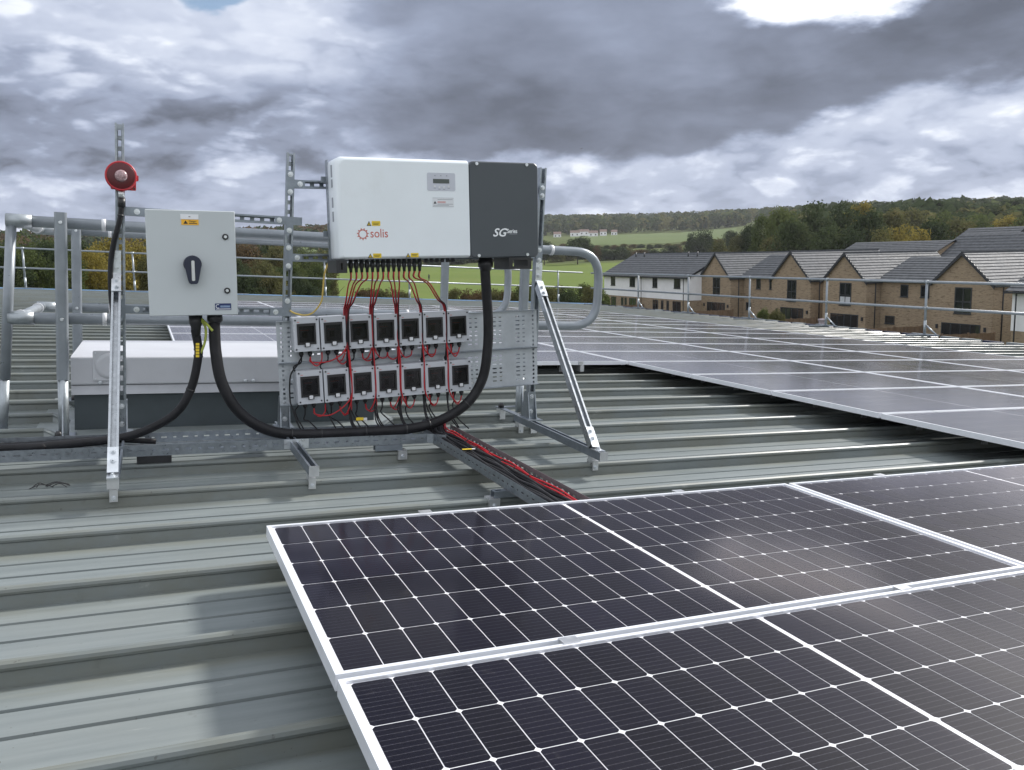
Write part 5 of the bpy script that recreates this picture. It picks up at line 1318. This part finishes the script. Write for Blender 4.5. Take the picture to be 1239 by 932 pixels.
wood('hillside_woodland', 'mixed dark trees climbing the hillside beyond the terrace', LEAF_D, 500, reg_right, 4, (8, 13), 40)
wood('hillside_woodland', 'olive and autumn trees climbing the hillside beyond the terrace', LEAF_O, 420, reg_right, 5, (7, 11), 40)
wood('hillside_woodland', 'mid green trees climbing the hillside beyond the terrace', LEAF_M, 260, reg_right, 8, (7, 11), 40)
wood('left_woodland', 'distant dark trees past the left end of the meadow', LEAF_D, 420, reg_left, 6)
wood('left_woodland', 'distant rust coloured trees past the left end of the meadow', LEAF_B, 160, reg_left, 7)
# white cottages on the far slope
for k, (px, py, w) in enumerate(((676, 289, 9), (697, 287, 11), (708, 287, 11), (719, 286, 11), (731, 285, 8), (744, 283, 7))):
    dist = 770 + 12 * (k % 3); a = R(az_of(px)); x, y = CAM.x + dist * math.sin(a), CAM.y + dist * math.cos(a); g = ground_z(x, y); wm_ = w / 1003 * dist; zt = g + 5.0 + 1.5 * ((k * 37) % 5) / 5
    t = Thing('far_cottage', 'tiny white cottage with brown roof in the row below the far wood', 'house', (x, y, g), 'white cottages on the far slope', roof=False); d_ = Vector((math.cos(a), -math.sin(a), 0)); f_ = Vector((math.sin(a), math.cos(a), 0))
    Mx = Matrix(((d_.x, f_.x, 0, x), (d_.y, f_.y, 0, y), (0, 0, 1, 0), (0, 0, 0, 1))); m = MB(); m.M = Mx; m.box(-wm_ / 2, wm_ / 2, -4, 4, g - 1, zt - 2.2); t.part('wall', m, RENDERW)
    m = MB(); m.M = Mx; m.prism([(-4.3, zt - 2.3), (4.3, zt - 2.3), (0, zt)], -wm_ / 2 - .2, wm_ / 2 + .2, 'x'); t.part('roof', m, RTILE)
    for q in (-.25, .25): m = MB(); m.M = Mx; m.box(q * wm_ - .6, q * wm_ + .6, -4.06, -4.005, zt - 4.6, zt - 3.2); t.part('window', m, PANE)

# ================================================================== a bird and a walker far off
a = R(az_of(705)); bd = 60; bp = Vector((CAM.x + bd * math.sin(a), CAM.y + bd * math.cos(a), ztop(705, 184.5, bd)))
m = MB(); m.add([(-.09, 0, 0), (.11, 0, .01), (0, .03, .0), (0, -.03, 0), (0, 0, .035), (.0, .15, .05), (-.04, .13, .05), (-.04, .02, .01), (.0, -.15, .05), (-.04, -.13, .05), (-.04, -.02, .01)], [(0, 2, 4), (0, 4, 3), (1, 4, 2), (1, 3, 4), (0, 3, 1, 2), (2, 5, 6, 7), (3, 10, 9, 8)])
bo = link('bird', m.mesh('bird'), BLACK); bo.location = bp; bo['label'] = 'tiny dark bird flying against the grey cloud bank'; bo['category'] = 'bird'; bo.rotation_euler = (0, .1, .6)

# a walker in dark clothes on the meadow: one skinned figure in mid stride
a = R(az_of(521)); wd = 208.0; wx_, wy_ = CAM.x + wd * math.sin(a), CAM.y + wd * math.cos(a); wz_ = ground_z(wx_, wy_) + .06
V = [((0, 0, .95), .15), ((0, 0, 1.18), .15), ((.02, 0, 1.40), .17), ((.03, 0, 1.50), .06), ((.05, 0, 1.60), .09), ((.05, 0, 1.70), .085),
     ((.0, .10, .90), .10), ((.16, .11, .50), .075), ((.12, .11, .08), .05), ((.24, .11, .04), .045),
     ((.0, -.10, .90), .10), ((-.04, -.11, .50), .075), ((-.26, -.11, .14), .05), ((-.16, -.11, .05), .045),
     ((.02, .20, 1.36), .06), ((-.08, .24, 1.10), .05), ((.02, .24, .86), .038), ((.02, -.20, 1.36), .06), ((.10, -.24, 1.10), .05), ((.26, -.22, .92), .038)]
Ed = [(0, 1), (1, 2), (2, 3), (3, 4), (4, 5), (0, 6), (6, 7), (7, 8), (8, 9), (0, 10), (10, 11), (11, 12), (12, 13), (2, 14), (14, 15), (15, 16), (2, 17), (17, 18), (18, 19)]
pm = bpy.data.meshes.new('person'); pm.from_pydata([v[0] for v in V], Ed, []); po = link('person', pm, mat('dark_clothing', (.02, .022, .028), .8, 0, .1)); po.location = (wx_, wy_, wz_); po.rotation_euler = (0, 0, 1.9)
sk = po.modifiers.new('skin', 'SKIN'); lay = pm.skin_vertices[0] if pm.skin_vertices else None
if lay:
    for k_, v_ in enumerate(V): lay.data[k_].radius = (v_[1], v_[1])
    lay.data[0].use_root = True
po.modifiers.new('smooth', 'SUBSURF').levels = 1
po['label'] = 'person in dark clothes walking across the green meadow'; po['category'] = 'person'

# ================================================================== thin air haze over the whole place
hz = MB().box(-4300, 4300, -4300, 4300, GZ - 3.0, 88)
hm_ = bpy.data.materials.new('thin_haze'); hm_.use_nodes = True; T_ = NT(hm_.node_tree)
pv = T_.n('ShaderNodeVolumePrincipled'); pv.inputs['Color'].default_value = (.93, .95, 1.0, 1); pv.inputs['Density'].default_value = HAZE; pv.inputs['Anisotropy'].default_value = .2
ho = T_.n('ShaderNodeOutputMaterial'); T_.t.links.new(pv.outputs[0], ho.inputs['Volume'])
h_o = link('haze', hz.mesh('haze'), hm_); h_o['kind'] = 'stuff'; h_o['label'] = 'thin pale haze in the air over the fields'; h_o['category'] = 'haze'

# ================================================================== lay everything on the roof at its fall
bpy.context.view_layer.update()
for o in ROOFROOTS: o.matrix_basis = MT @ o.matrix_basis
bpy.context.view_layer.update()
